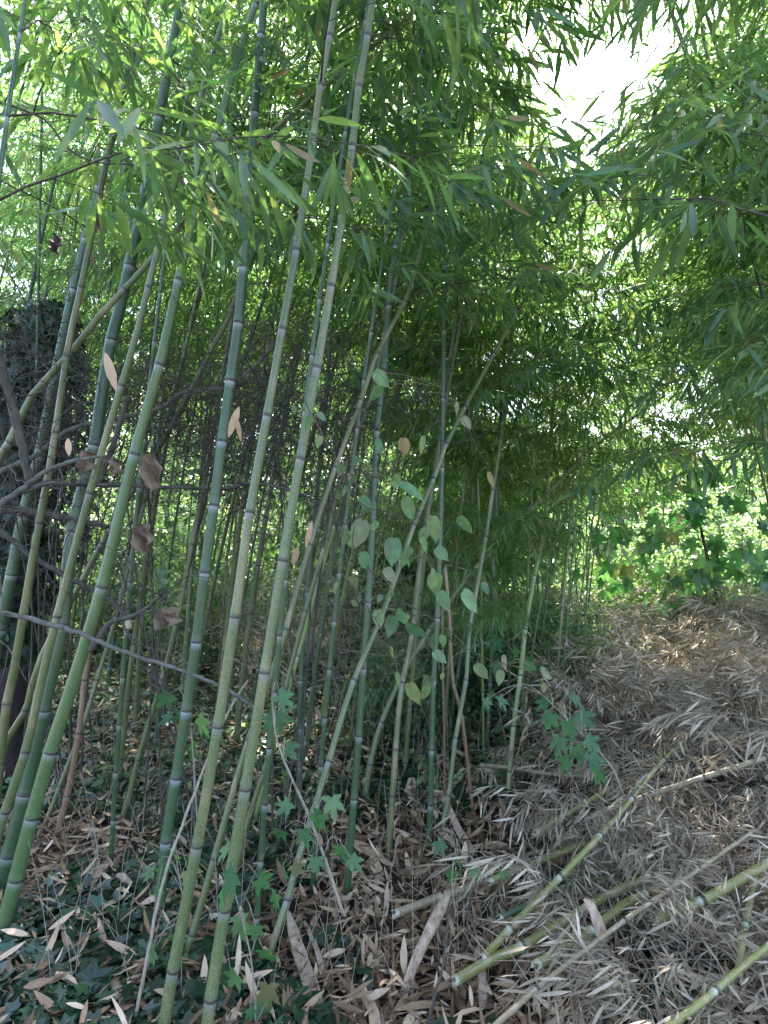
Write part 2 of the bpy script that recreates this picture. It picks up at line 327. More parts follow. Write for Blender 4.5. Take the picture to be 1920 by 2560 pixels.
# ------------------------------------------------------------------ culm
def stalk_mesh(path, rad, nodes, sides=14, rnd=.5, groove=True):
    """path dense (N,3), rad (N,), nodes: arc positions"""
    seg = np.linalg.norm(np.diff(path, axis=0), axis=1); s = np.concatenate([[0], np.cumsum(seg)]); Ltot = s[-1]
    st = [(x, 1.0, 0, 0) for x in np.arange(0, Ltot, .14)]
    for n in nodes:
        if n < .02 or n > Ltot-.02: continue
        st = [a for a in st if abs(a[0]-n) > .035]
        st += [(n-.034, 1.0, 0, 0), (n-.02, 1.0, .35, 0), (n-.006, 1.01, 1, 0), (n-.003, 1.05, .2, .6), (n, 1.2, 0, 1), (n+.003, 1.04, 0, .9), (n+.008, 1.09, .15, .15), (n+.016, 1.07, .1, 0), (n+.034, 1.0, 0, 0)]
    st.append((Ltot, 1, 0, 0)); st.sort(); st = np.array(st)
    pp = np.stack([np.interp(st[:, 0], s, path[:, i]) for i in range(3)], 1); rr = np.interp(st[:, 0], s, rad)*(1+(st[:, 1]-1)*np.minimum(1, .02/np.maximum(.004, np.interp(st[:, 0], s, rad))*.8))
    mb = MB(); tube(mb, pp, rr, sides, np.stack([st[:, 2], st[:, 3], np.full(len(st), rnd)], 1)); return mb
def at_s(path, x):
    seg = np.linalg.norm(np.diff(path, axis=0), axis=1); s = np.concatenate([[0], np.cumsum(seg)])
    return np.array([np.interp(x, s, path[:, i]) for i in range(3)])
GRP = {}
def culm(label, pts, rad, nodes, mat, zb=2.0, protos_=PF, group=None, nbr=2, sc=1.0, sides=12, name='bamboo_culm', azc=None, azs=3.2, maxb=40, force=False, low=True, rsd=None):
    """pts dense path, from the ground up"""
    r = rsd or R; base = np.array(pts[0]); root = thing(name, label, 'bamboo', base, group)
    stalk_mesh(np.array(pts)-base, rad, nodes, sides, r.rand()).build('stalk', mat, root)
    seg = np.linalg.norm(np.diff(pts, axis=0), axis=1); s = np.concatenate([[0], np.cumsum(seg)]); cnt = 0; az = r.rand()*6.28
    if protos_:
        cand = [n for n in nodes if at_s(pts, n)[2] >= zb and n <= s[-1]-.05]
        if len(cand)*nbr > maxb: cand = [c_ for c_ in cand if r.rand() < maxb/(len(cand)*nbr)]
        for n in cand:
            p = at_s(pts, n)
            if p[2] < zb or n > s[-1]-.05: continue
            az += 3.14+r.uniform(-.5, .5)
            for k in range(nbr):
                if cnt >= maxb: break
                a = az+k*.9 if azc is None else azc+r.uniform(-azs/2, azs/2)
                if put_branch(root, base, p, a, protos_[r.randint(len(protos_))], sc*r.uniform(.75, 1.15)*(.6+.4*min(1, (s[-1]-n)/1.2+.2)), force, low): cnt += 1
    return root

def traced(label, uv, d0, d1, w0, w1, nodes_v, mat, top=6.5, zb=2.1, pr=PN, group=None, curve=.0, regular=.30, **k):
    """uv from the ground up in photo pixels; width w in photo pixels at first/last point"""
    uv = np.array(uv, float); cum = np.concatenate([[0], np.cumsum(np.linalg.norm(np.diff(uv, axis=0), axis=1))]); f = cum/cum[-1]
    dd = d0+(d1-d0)*f; pts = np.array([P(u, v, d) for (u, v), d in zip(uv, dd)]); r0, r1 = w0/2*d0/F, w1/2*d1/F
    pts[0, 2] = gz(pts[0, 0], pts[0, 1])-.05
    dn = smooth_path(pts, 60); sg = np.concatenate([[0], np.cumsum(np.linalg.norm(np.diff(dn, axis=0), axis=1))]); rad = r0+(r1-r0)*sg/sg[-1]
    nodes = []
    vv = proj(dn)[:, 1]
    for nv in nodes_v: nodes.append(float(np.interp(-nv, -vv, sg)))
    z1 = dn[-1, 2]
    if top > z1+.3:
        tv = nrm(dn[-1]-dn[-6]); q = [dn[-1]]; m = 24; ln = (top-z1)/max(.3, tv[2]); d = tv.copy()
        for i in range(m):
            d = nrm(d+np.array([tv[0], tv[1], 0])*curve*.05+np.array([0, 0, -.012])); q.append(q[-1]+d*ln/m)
        dn2 = np.vstack([dn, q[1:]]); rad = np.concatenate([rad, np.linspace(r1, .003, m+1)[1:]])
    else: dn2 = dn
    sg2 = np.concatenate([[0], np.cumsum(np.linalg.norm(np.diff(dn2, axis=0), axis=1))])
    x = min(nodes)-regular*.8 if nodes else sg[-1]*.0+.1
    while x > .08: nodes.append(x); x -= regular*.75
    x = max(nodes) if nodes else .1
    while x < sg2[-1]: x += regular*R.uniform(.85, 1.1); nodes.append(x)
    k.setdefault('maxb', 9)
    return culm(label, dn2, rad, sorted(nodes), mat, zb, pr, group, **k)

# ------------------------------------------------------------------ the culms seen one by one
traced('thickest bright green culm in front, leaning right from the lower left edge',
       [(-28, 2400), (12, 2300), (70, 2080), (126, 1879), (185, 1700), (255, 1466), (336, 1134), (399, 911), (447, 699), (493, 499), (541, 336), (584, 179), (608, 110)], 2.45, 2.5, 37, 16,
       [1879, 1466, 1134, 911, 699, 499, 336, 179], C_BRIGHT, zb=2.9, nbr=1, sides=20)
traced('slim pale grey-green culm running just left of the thickest front culm',
       [(-70, 2330), (0, 2070), (64, 1878), (104, 1700), (143, 1541), (225, 1232), (304, 963), (338, 850), (371, 718), (426, 498), (483, 312), (531, 134), (561, 46)], 2.6, 2.6, 24, 12,
       [1878, 1541, 1232, 963, 718, 498, 312, 134], C_GREY, zb=2.6, nbr=1, sides=16)
traced('blue-green young culm with white waxy rings, alone left of the middle',
       [(390, 2335), (415, 2103), (440, 1944), (466, 1775), (491, 1604), (512, 1430), (535, 1262), (555, 1102), (576, 951), (596, 807), (608, 668), (616, 560)], 2.55, 2.65, 27, 24,
       [2103, 1944, 1775, 1604, 1430, 1262, 1102, 951, 807, 668], C_BLUE, zb=3.6, nbr=1, sides=18)
traced('long olive-green culm crossing the bottom edge, left one of the front middle pair',
       [(395, 2660), (411, 2560), (433, 2426), (493, 2114), (545, 1816), (587, 1541), (625, 1279), (668, 1038), (706, 822), (741, 625), (784, 344), (801, 214), (825, 90), (839, 0)], 1.95, 2.15, 31, 15,
       [2426, 2114, 1816, 1541, 1279, 1038, 822, 625, 344, 214, 90], C_GREY, zb=2.75, nbr=1, sides=20)
traced('long olive-green culm crossing the bottom edge, right one of the front middle pair',
       [(505, 2690), (518, 2560), (562, 2274), (613, 1972), (661, 1680), (707, 1400), (751, 1146), (793, 918), (828, 715), (856, 538), (881, 365), (897, 217), (919, 90), (932, 0)], 1.9, 2.15, 32, 16,
       [2274, 1972, 1680, 1400, 1146, 918, 715, 538, 365, 217, 90], C_GREY, zb=2.7, nbr=1, sides=20)
traced('slim culm rising between the front middle pair and slanting right behind it',
       [(440, 2440), (463, 2394), (500, 2270), (535, 2147), (608, 1891), (660, 1740), (715, 1573), (775, 1362), (839, 1168), (903, 1000), (943, 885), (1018, 740), (1059, 602)], 2.3, 2.9, 18, 10,
       [2147, 1850, 1573, 1362, 1168, 1000, 885], C_OLIVE, zb=2.8, nbr=1)
traced('thin purplish olive culm close behind and right of the slanting slim culm',
       [(585, 2190), (613, 2076), (660, 1931), (764, 1527), (816, 1348), (850, 1197), (926, 995), (958, 850), (990, 700), (1010, 560)], 2.9, 3.2, 14, 9,
       [2076, 1931, 1720, 1527, 1348, 1197, 995], C_OLIVE, zb=2.8, nbr=1)
traced('very thick dark green culm behind the two leftmost front culms',
       [(-40, 2330), (0, 2209), (61, 1985), (107, 1775), (156, 1559), (181, 1330), (237, 1113), (249, 1024), (278, 850), (295, 790), (324, 665), (370, 451), (399, 289)], 2.7, 3.1, 38, 25,
       [1985, 1775, 1559, 1330, 1113, 850, 665, 451], C_DARK, zb=3.4, nbr=1, sides=18)
traced('yellowish weathered culm with a pale scraped streak, left of the slim grey-green culm',
       [(-40, 2190), (-10, 2000), (17, 1758), (35, 1680), (58, 1539), (98, 1307), (124, 1174), (156, 966), (174, 850), (203, 718), (231, 579), (278, 347), (315, 191), (333, 133)], 2.75, 2.8, 24, 12,
       [1758, 1539, 1307, 1080, 890, 718, 579, 347, 191], C_OLIVE, zb=2.5, nbr=1, sides=16)
traced('broad pale blue-green culm at the far left edge with sunlit patches',
       [(-60, 1960), (-30, 1750), (0, 1573), (29, 1436), (58, 1290), (98, 1139), (139, 937), (185, 723), (225, 560)], 3.5, 3.6, 33, 22,
       [1740, 1573, 1436, 1290, 1139, 937, 723], C_BLUE, zb=3.2, nbr=1, sides=16)
traced('grey culm slanting steeply from the left edge across the culms up to the right',
       [(-420, 2260), (-250, 1750), (-90, 1330), (0, 1140), (23, 1105), (75, 995), (179, 879), (240, 800), (312, 723), (430, 590), (538, 457), (579, 417), (680, 330)], 2.75, 2.9, 24, 12,
       [1750, 1400, 1105, 879, 723, 457], C_GREY, zb=2.7, nbr=1, sides=14)
traced('dull green culm leaning strongly, crossing behind the thickest front culm',
       [(-40, 2100), (17, 1850), (64, 1775), (81, 1706), (116, 1614), (179, 1498), (255, 1359), (318, 1249), (399, 1116), (446, 1035), (509, 914), (541, 850), (573, 793), (590, 740)], 3.2, 3.4, 17, 12,
       [1775, 1498, 1359, 1249, 1116, 914], C_OLIVE, zb=3.0, nbr=1, top=5)
traced('dark green ringed culm right of the front pair, its foot by the grey sapling stem',
       [(862, 2250), (885, 1996), (897, 1839), (906, 1700), (920, 1505), (932, 1308), (943, 1076), (960, 926), (978, 694), (1007, 521)], 2.8, 3.0, 19, 13,
       [1996, 1839, 1670, 1505, 1308, 1076, 926], C_DARK, zb=2.3, nbr=1)
traced('leaning yellow-green culm that becomes a pale diagonal rod high in the middle',
       [(650, 2450), (665, 2412), (718, 2250), (741, 2163), (781, 2036), (822, 1903), (885, 1700), (955, 1540), (1003, 1405), (1035, 1313), (1084, 1197), (1116, 1110), (1163, 1018), (1235, 885), (1296, 775)], 2.35, 3.4, 19, 9,
       [2250, 2036, 1903, 1700, 1405, 1313, 1197, 1110, 1018], C_GREY, top=2.9, zb=2.3, nbr=1)
traced('straight dark green culm in the middle beside two brown dead stems',
       [(1070, 2135), (1076, 2012), (1079, 1874), (1084, 1700), (1093, 1544), (1099, 1371), (1105, 1168), (1108, 995), (1110, 850), (1114, 620)], 3.1, 3.3, 15, 11,
       [2012, 1874, 1700, 1544, 1371, 1168, 995], C_DARK, maxb=14, zb=2.0, nbr=1, top=3.1)
traced('olive culm just left of the straight dark middle culm',
       [(968, 2145), (989, 1874), (1006, 1706), (1029, 1600), (1047, 1429), (1064, 1313), (1095, 1130), (1120, 980)], 3.05, 3.5, 17, 10,
       [1990, 1874, 1706, 1540, 1313], C_OLIVE, maxb=14, zb=2.0, nbr=1, top=2.9)
traced('slim green culm third right of centre bending slightly right as it rises',
       [(1090, 2160), (1122, 1989), (1139, 1845), (1165, 1700), (1174, 1573), (1191, 1475), (1215, 1342), (1232, 1226), (1255, 1081), (1270, 930)], 3.2, 3.8, 13, 8,
       [1989, 1845, 1700, 1573, 1342, 1226], C_GREY, maxb=14, zb=1.7, nbr=1, top=3.1)
traced('dark slender culm behind the slim green ones right of centre',
       [(1215, 1960), (1226, 1706), (1238, 1371), (1244, 1174), (1254, 1000), (1262, 860)], 4.2, 4.3, 11, 8,
       [1800, 1706, 1560, 1371, 1174], C_DARK, top=3.6, zb=1.8, pr=PF, nbr=1)
traced('sunny yellow-green culm standing alone on the right edge of the grove',
       [(1266, 2030), (1284, 1816), (1301, 1689), (1313, 1573), (1336, 1440), (1359, 1330), (1368, 1230), (1376, 1120)], 3.5, 4.1, 14, 9,
       [1930, 1816, 1689, 1573, 1440], C_YEL, top=3.3, zb=1.9, pr=PF, nbr=1)
traced('thin dark culm just right of the sunny yellow-green one',
       [(1318, 1800), (1336, 1602), (1365, 1487), (1388, 1400), (1414, 1284), (1414, 1000)], 5.0, 5.0, 8, 5,
       [1700, 1602, 1487, 1400, 1284], C_DARK, top=3.3, zb=2.0, pr=PF, nbr=1)
traced('long pale culm arching diagonally over to the right behind the middle culms',
       [(905, 2000), (940, 1850), (1000, 1700), (1076, 1573), (1128, 1498), (1174, 1434), (1238, 1371), (1284, 1313), (1354, 1249), (1417, 1183), (1481, 1119), (1579, 1047), (1660, 990)], 3.6, 4.2, 14, 8,
       [1700, 1573, 1434, 1371, 1249, 1183, 1119], C_GREY, top=0, zb=1.55, pr=PF, nbr=1)
traced('reddish brown dead bamboo stem, taller of two beside the straight dark culm',
       [(1190, 2080), (1186, 2059), (1154, 1787), (1133, 1706), (1122, 1520), (1113, 1417)], 3.4, 3.5, 10, 8, [1980, 1787, 1706, 1590, 1520], C_BROWN, top=0, pr=None, name='dead_culm')
traced('reddish brown dead bamboo stem, thinner one right behind the straight dark culm',
       [(1112, 2050), (1111, 1850), (1108, 1700), (1106, 1520)], 3.5, 3.5, 7, 5, [1900, 1750, 1620], C_BROWN, top=0, pr=None, name='dead_culm')
traced('orange-brown dead culm wrapped in peeling sheath behind the left front culms',
       [(122, 2150), (127, 2140), (168, 1989), (197, 1833), (211, 1700), (228, 1590), (236, 1480)], 3.2, 3.3, 17, 11, [1989, 1833, 1700], C_BROWN, top=0, pr=None, name='dead_culm')
traced('green culm standing left of the blue-green ringed one, farther back',
       [(255, 2180), (300, 2060), (345, 1900), (405, 1700), (440, 1560), (480, 1360), (520, 1160), (548, 990)], 3.3, 3.6, 15, 10, [2060, 1900, 1700, 1560, 1360], C_OLIVE, zb=3, nbr=1)
traced('thin olive culm rising behind the brown sheathed dead culm',
       [(52, 2200), (100, 2090), (150, 1965), (205, 1820), (243, 1700), (290, 1540), (340, 1340), (400, 1110)], 3.2, 3.7, 13, 9, [2090, 1965, 1820, 1700, 1540], C_OLIVE, zb=3, nbr=1)
traced('dark grey-green culm between the front pair and the ringed dark culm',
       [(742, 2010), (747, 1960), (752, 1700), (768, 1480), (790, 1250), (812, 1030), (830, 800)], 3.7, 3.9, 14, 10, [1915, 1820, 1700, 1590, 1480, 1250], C_DARK, zb=2.6, nbr=1)
traced('thin yellow-green culm close right of the front pair, well behind it',
       [(622, 2110), (660, 1960), (700, 1800), (745, 1640), (800, 1440), (850, 1260), (890, 1080)], 3.4, 3.8, 12, 8, [1960, 1800, 1640, 1440], C_YEL, zb=2.6, nbr=1)

# ------------------------------------------------------------------ the grove behind, grown at random
rs2 = np.random.RandomState(21)
def grow(x, y, H, lx, ly, r, mat, zb, label, group, pr=PF, step=.32, nbr=1, sc=1.0, pw=1.7, maxb=34, low=True, cx=0.0, azc=None, azs=3.2, nsides=8):
    z0 = float(gz(x, y))-.05; t = np.linspace(0, 1, 30)
    pts = np.stack([x+lx*(.35*t+.65*t**pw)*H, y+ly*t**pw*H, z0+H*(t-.12*t**3)], 1)
    q = proj(pts)
    if in_poly(q, GAPS[0]).sum() > 0: return None
    rad = r*(1-.9*t**1.3)+.0015; nodes = list(np.arange(.15+rs2.rand()*.2, H*1.02, step))
    return culm(label, pts, rad, nodes, mat, z0+zb, pr, group, nbr, sc, nsides, maxb=maxb, low=low, rsd=rs2, azc=azc, azs=azs)
taken = [(-1.8, 2.7), (-.9, 2.5), (-.2, 2.8), (.2, 3.1), (.5, 3.5)]
TRY = [0]
def free(x, y, dmin=.28):
    TRY[0] += 1; dmin *= .9**(TRY[0]/400)
    for a, b in taken:
        if (a-x)**2+(b-y)**2 < dmin**2: return False
    taken.append((x, y)); TRY[0] = 0; return True
mats = [C_OLIVE, C_GREY, C_DARK, C_OLIVE, C_YEL, C_BLUE]
# deep grove left and centre
k = 0
while k < 72:
    y = rs2.uniform(3.7, 9.5); x = rs2.uniform(-.62*y-.6, .12*y)
    if not free(x, y): continue
    H = rs2.uniform(5.2, 8.0); k += 1
    grow(x, y, H, rs2.uniform(.05, .36), rs2.uniform(-.12, .08), rs2.uniform(.009, .021), mats[rs2.randint(len(mats))], rs2.uniform(2.1, 3.4),
         'thin olive-green bamboo culm deep in the shaded grove behind the front culms', 'culms deep in the grove', maxb=11, step=.32)
k = 0
while k < 36:
    y = rs2.uniform(3.9, 8); x = rs2.uniform(-.58*y, .06*y)
    if not free(x, y, .2): continue
    k += 1
    grow(x, y, rs2.uniform(4.0, 6.5), rs2.uniform(.1, .38), rs2.uniform(-.12, .08), rs2.uniform(.005, .010), mats[rs2.randint(len(mats))], rs2.uniform(2.0, 2.8),
         'thin culm', 'culms deep in the grove', maxb=7, nsides=6)
# centre and right of centre: leafy to low down
k = 0
while k < 26:
    y = rs2.uniform(4.0, 8.5); x = rs2.uniform(.03*y, .26*y)
    if not free(x, y, .22): continue
    k += 1
    grow(x, y, rs2.uniform(2.8, 6.0), rs2.uniform(-.08, .18), rs2.uniform(-.1, .1), rs2.uniform(.006, .011), mats[rs2.randint(len(mats))], rs2.uniform(.5, 1.3),
         'slender leafy bamboo culm in the sunlit screen right of the middle', 'leafy culms of the sunlit screen', maxb=14, sc=.75)
k = 0
while k < 22:
    y = rs2.uniform(3.7, 6.2); x = rs2.uniform(.07*y, .29*y)
    if not free(x, y, .2): continue
    k += 1
    grow(x, y, rs2.uniform(2.0, 4.0), rs2.uniform(-.1, .2), rs2.uniform(-.1, .1), rs2.uniform(.0035, .0055), mats[rs2.randint(3)], rs2.uniform(.4, .9),
         'slender leafy bamboo culm', 'leafy culms of the sunlit screen', maxb=13, sc=.66, step=.2, nsides=6)
# right-hand bamboo, feet outside the frame, crowns hanging in, plus an unseen outer ring
k = 0
while k < 58:
    y = rs2.uniform(3.0, 8.5); x = .565*y+rs2.uniform(.1, 1.0)*(1 if k < 40 else 3)  # wider offset: outer ring of plants, added out of view to throw shade
    if not free(x, y, .3): continue
    k += 1
    grow(x, y, rs2.uniform(4, 7.0), rs2.uniform(-.30, -.02), rs2.uniform(-.12, .05), rs2.uniform(.011, .018), mats[rs2.randint(len(mats))], rs2.uniform(1.3, 2.2),
         'bamboo hanging into the picture or shading it unseen from beyond the right edge', 'crowns hanging in from the right', maxb=44, sc=.9, azc=3.14, azs=4.2, step=.25, pr=PN if k % 3 == 0 and y < 6 else PF)
# crowns beyond the brush pile
k = 0
while k < 7:
    y = rs2.uniform(7.0, 8.6); x = rs2.uniform(.2, .5)*y
    if not free(x, y, .3): continue
    k += 1
    grow(x, y, rs2.uniform(4.5, 6.6), rs2.uniform(-.1, .1), rs2.uniform(-.1, .1), rs2.uniform(.006, .009), mats[rs2.randint(len(mats))], rs2.uniform(2.6, 3.2),
         'bamboo beyond the brush pile', 'bamboos beyond the brush pile', maxb=20, sc=1.0, step=.28, nsides=6)
# far grove closing the view upward
k = 0
while k < 22:
    y = rs2.uniform(9.5, 14); x = rs2.uniform(-.6*y, .24*y)
    if not free(x, y, .4): continue
    k += 1
    grow(x, y, rs2.uniform(6.5, 10), rs2.uniform(.0, .2), 0, rs2.uniform(.012, .02), mats[rs2.randint(len(mats))], rs2.uniform(2.0, 3.5),
         'distant bamboo culm at the sunlit back of the grove', 'culms at the back of the grove', maxb=7, sc=1.4, step=.5, nsides=6)
# near overhead crowns: culms beside the viewer whose branches droop into the top of the frame
near = [('bamboo nearest the viewer on the left, its broad leaves spread over the upper left', (-1.02, 1.5), .07, .03, 3.6, 2.2, 1.0),
        ('bamboo nearest the viewer on the right with a few dark leaves against the sky', (1.32, 1.9), -.06, .0, 4.0, 2.15, 2.7),
        ('bamboo close beside the viewer whose large leaves hang into the top left corner', (-1.75, 1.5), .16, .05, 4.4, 1.9, None),
        ('bamboo close on the left whose branches cross the upper left', (-1.15, 2.9), .12, -.04, 5.0, 2.5, None),
        ('bamboo behind the front pair whose dark leaves fan out at the top middle', (-.46, 2.45), .13, -.0, 5.2, 2.3, .1),
        ('slim bamboo behind the front pair whose long leaves droop below the top centre', (-.30, 2.85), .135, -.0, 5.0, 2.2, .2),
        ('bamboo close on the right whose big dark leaves hang in from the right edge', (1.72, 2.45), -.06, -.02, 4.6, 1.75, 3.0)]
for lb, (x, y), lx, ly, H, zb, azc in near:
    grow(x, y, H, lx, ly, .009, C_DARK, zb, lb, None, pr=PN, step=.2, maxb=5 if lx == .07 else 14 if lx in (.13, .135) else (16 if lx == -.06 else 7 if lx == .12 else 13), azc=azc, azs=2.4 if azc else 6, nsides=12, sc=1.0)
print('branches', NB[0])

# ------------------------------------------------------------------ background trees and shrubs
def puff_crown(rs_, n, blobs, L, T=T_FAR, wf=.5, out=.75, rlo=0, rhi=1):
    """blobs: list (cx,cy,cz,rx,ry,rz)"""
    mb = MB(); vol = np.array([b[3]*b[4]*b[5] for b in blobs])**.67; cnt = (n*vol/vol.sum()).astype(int)
    for b, c in zip(blobs, cnt):
        d = nrm(rs_.normal(0, 1, (c, 3))); rr = (out+(1-out)*rs_.rand(c))*(1+.25*np.sin(d[:, 0]*5+b[0]*9)*np.sin(d[:, 2]*6+b[1]*7)); p = np.array(b[:3])+d*rr[:, None]*np.array(b[3:])
        hole = np.sin(p[:, 0]*5.1+b[2])*np.sin(p[:, 1]*4.3)*np.sin(p[:, 2]*5.7) < .35; p = p[hole]; d = d[hole]; c = len(p)
        dirv = nrm(d*.4+rs_.normal(0, .6, (c, 3))+np.array([0, 0, -.3])); nm = nrm(np.array([0, 0, 1.])+rs_.normal(0, .5, (c, 3)))
        leaves(mb, T, p, dirv, nm, L*rs_.uniform(.6, 1.3, c), L*wf*rs_.uniform(.8, 1.2, c), rlo+(rhi-rlo)*rs_.beta(2, 2, c), np.zeros(c), .1)
    return mb
rs3 = np.random.RandomState(5)
crowns = []
for i in range(4):
    bl = []
    for k in range(26):
        a = rs3.rand()*6.28; h = rs3.uniform(-.2, 1); rr = (1-abs(h-.3)*.8)*1.9*rs3.uniform(.3, 1); s_ = rs3.uniform(.45, .85)
        bl.append((rr*math.cos(a), rr*math.sin(a), 2.6+h*2.6, s_, s_, s_*.8))
    tr = MB(); tube(tr, smooth_path([(0, 0, -.1), (.05, 0, 1.2), (-.05, .05, 2.6), (.1, 0, 4.3)], 12), np.linspace(.13, .03, 12), 8)
    for b in bl[::3]: tube(tr, smooth_path([(0, 0, 1.7+rs3.rand()*1.2), (b[0]*.5, b[1]*.5, b[2]-.5), b[:3]], 6), np.linspace(.04, .01, 6), 5)
    crowns.append((tr.mesh('trunk', M_TRUNK), puff_crown(rs3, 14000, bl, .13).mesh('crown', M_TREE)))
spots = [(-11, 17, 1.3), (-8, 15.5, 1.15), (-5.2, 17.5, 1.35), (-2.3, 16, 1.2), (.4, 18, 1.25), (2.9, 18, .6), (5.3, 19, .5), (7.6, 18.5, .45), (10.2, 16.5, .5), (12.5, 17, .7), (4.3, 26, .7), (8.9, 27, .6), (14, 24, .9)]
tl = ['far green tree closing the view behind the grove', 'far leafy tree beyond the clearing on the right']
for i, (x, y, s_) in enumerate(spots):
    right = x > 2; t = thing('tree', tl[1] if right else tl[0], 'tree', (x, y, 0), 'trees beyond the clearing' if right else 'trees behind the grove')
    tm, cm = crowns[i % 4]; z = rs3.rand()*6.28
    link('trunk', tm, t, rot=(0, 0, z), sc=s_); link('crown', cm, t, rot=(0, 0, z), sc=s_)
# bushes filling the clearing
bush = []
for i in range(4):
    bl = [(rs3.uniform(-.6, .6), rs3.uniform(-.6, .6), rs3.uniform(.25, 1.1), *(rs3.uniform(.25, .45),)*3) for k in range(12)]
    st = MB()
    for b in bl: tube(st, smooth_path([(b[0]*.2, b[1]*.2, -.05), (b[0]*.6, b[1]*.6, b[2]*.6), b[:3]], 5), np.linspace(.012, .004, 5), 4)
    bush.append((st.mesh('stem', M_TWIG), puff_crown(rs3, 4200, bl, .075, wf=.5, out=.5).mesh('foliage', M_BUSH)))
n = 0
while n < 46:
    y = rs3.uniform(7.2, 15); x = rs3.uniform(.05*y, .75*y)
    if x > 1.6 and y < 7.8: continue
    b = bush[n % 4]; t = thing('bush', 'sunlit green bush in the clearing behind the dry brush pile', 'bush', (x, y, float(gz(x, y))), 'bushes of the sunlit clearing')
    z = rs3.rand()*6.28; s_ = rs3.uniform(.6, 1.15) if y < 12 else rs3.uniform(1, 1.7); link('stem', b[0], t, rot=(0, 0, z), sc=s_); link('foliage', b[1], t, rot=(0, 0, z), sc=s_); n += 1
n = 0
while n < 34:
    y = rs3.uniform(6.5, 13); x = rs3.uniform(-.7*y, .1*y); b = bush[n % 4]
    t = thing('bush', 'dark green bush in the shade behind the culms', 'bush', (x, y, float(gz(x, y))), 'shaded bushes behind the culms')
    z = rs3.rand()*6.28; s_ = rs3.uniform(.7, 1.6); link('stem', b[0], t, rot=(0, 0, z), sc=s_); link('foliage', b[1], t, rot=(0, 0, z), sc=s_); n += 1
n = 0
while n < 34:
    y = rs3.uniform(4.3, 7.2); x = rs3.uniform(.02, .31)*y; b = bush[n % 4]
    t = thing('bush', 'small green weed bush at the edge of the grove', 'bush', (x, y, float(gz(x, y))-.03), 'weedy bushes at the foot of the leafy culms')
    z = rs3.rand()*6.28; s_ = rs3.uniform(.3, .58); link('stem', b[0], t, rot=(0, 0, z), sc=s_); link('foliage', b[1], t, rot=(0, 0, z), sc=s_); n += 1
for i in range(15):
    x = -12+i*1.35; y = 13.5+rs3.uniform(-.6, .6); b = bush[i % 4]; t = thing('bush', 'tall dark bush closing the far left behind the grove', 'bush', (x, y, -.1), 'tall bushes at the back of the grove')
    z = rs3.rand()*6.28; s_ = rs3.uniform(2.0, 2.7); link('stem', b[0], t, rot=(0, 0, z), sc=s_); link('foliage', b[1], t, rot=(0, 0, z), sc=s_)
# low undergrowth, uncountable
mb = MB(); n = 34000; y = rs3.uniform(3.6, 14, n); x = rs3.uniform(-.65, .7, n)*y; keep = ~((x > .55+.13*y) & (y < 6.8)) & ~((x < .05*y) & (rs3.rand(n) < .6)); x, y = x[keep], y[keep]; n = len(x)
h = (rs3.rand(n)**1.5)*(.12+.35*np.clip((y-5)/4, 0, 1)); p = np.stack([x, y, gz(x, y)+.02+h], 1)
leaves(mb, T_FAR, p, nrm(rs3.normal(0, 1, (n, 3))*[1, 1, .4]), nrm(np.array([0, 0, 1.])+rs3.normal(0, .4, (n, 3))), rs3.uniform(.04, .09, n), rs3.uniform(.03, .05, n), rs3.rand(n), np.zeros(n), .15)
tag(mb.build('undergrowth', M_BUSH), 'low green leafy undergrowth covering the ground behind the culms', 'undergrowth', kind='stuff')

mb = MB(); n = 26000; y = rs3.uniform(13, 45, n); x = rs3.uniform(-.75, .75, n)*y; p = np.stack([x, y, rs3.rand(n)**1.3*(1.0+.6*np.sin(x*.9)*np.sin(y*.7))], 1)
leaves(mb, T_FAR, p, nrm(rs3.normal(0, 1, (n, 3))*[1, 1, .5]), nrm(np.array([0, -.4, 1.])+rs3.normal(0, .4, (n, 3))), rs3.uniform(.15, .4, n), rs3.uniform(.12, .3, n), rs3.rand(n), np.zeros(n), .15)
tag(mb.build('far_undergrowth', M_BUSH), 'far sea of green weeds beyond the clearing', 'undergrowth', kind='stuff')

# ivy-clad trunk at the left
def ivy_tree():
    b = P(-15, 2010, 3.9); b[2] = 0; t = thing('ivy_clad_tree', 'dark old tree trunk smothered in ivy at the left edge behind the culms', 'tree', b)
    pth = smooth_path([(0, 0, -.1), (.05, .1, 1.2), (.12, .15, 1.9), (.16, .2, 2.4), (.2, .22, 2.8)], 20)
    m = MB(); tube(m, pth, np.linspace(.15, .04, 20)*(1+.1*np.sin(np.arange(20)*1.9)), 14); m.build('trunk', M_TRUNK, t)
    m = MB(); n = 3600; z = rs3.uniform(.7, 2.75, n); ctr = np.stack([np.interp(z, pth[:, 2], pth[:, i]) for i in range(3)], 1); a = rs3.rand(n)*6.28
    rr = (.12+.2*np.clip(np.sin((z-.65)/2.2*math.pi), 0, 1)**.6)*rs3.uniform(.45, 1.05, n)*(1+.3*np.sin(a*3+z*4)); d = np.stack([np.cos(a), np.sin(a), np.zeros(n)], 1); p = ctr+d*rr[:, None]
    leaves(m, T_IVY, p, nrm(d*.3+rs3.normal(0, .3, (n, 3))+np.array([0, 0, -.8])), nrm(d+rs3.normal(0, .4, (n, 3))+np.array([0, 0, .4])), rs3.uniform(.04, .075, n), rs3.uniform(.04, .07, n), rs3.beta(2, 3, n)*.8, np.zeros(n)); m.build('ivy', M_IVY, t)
ivy_tree()

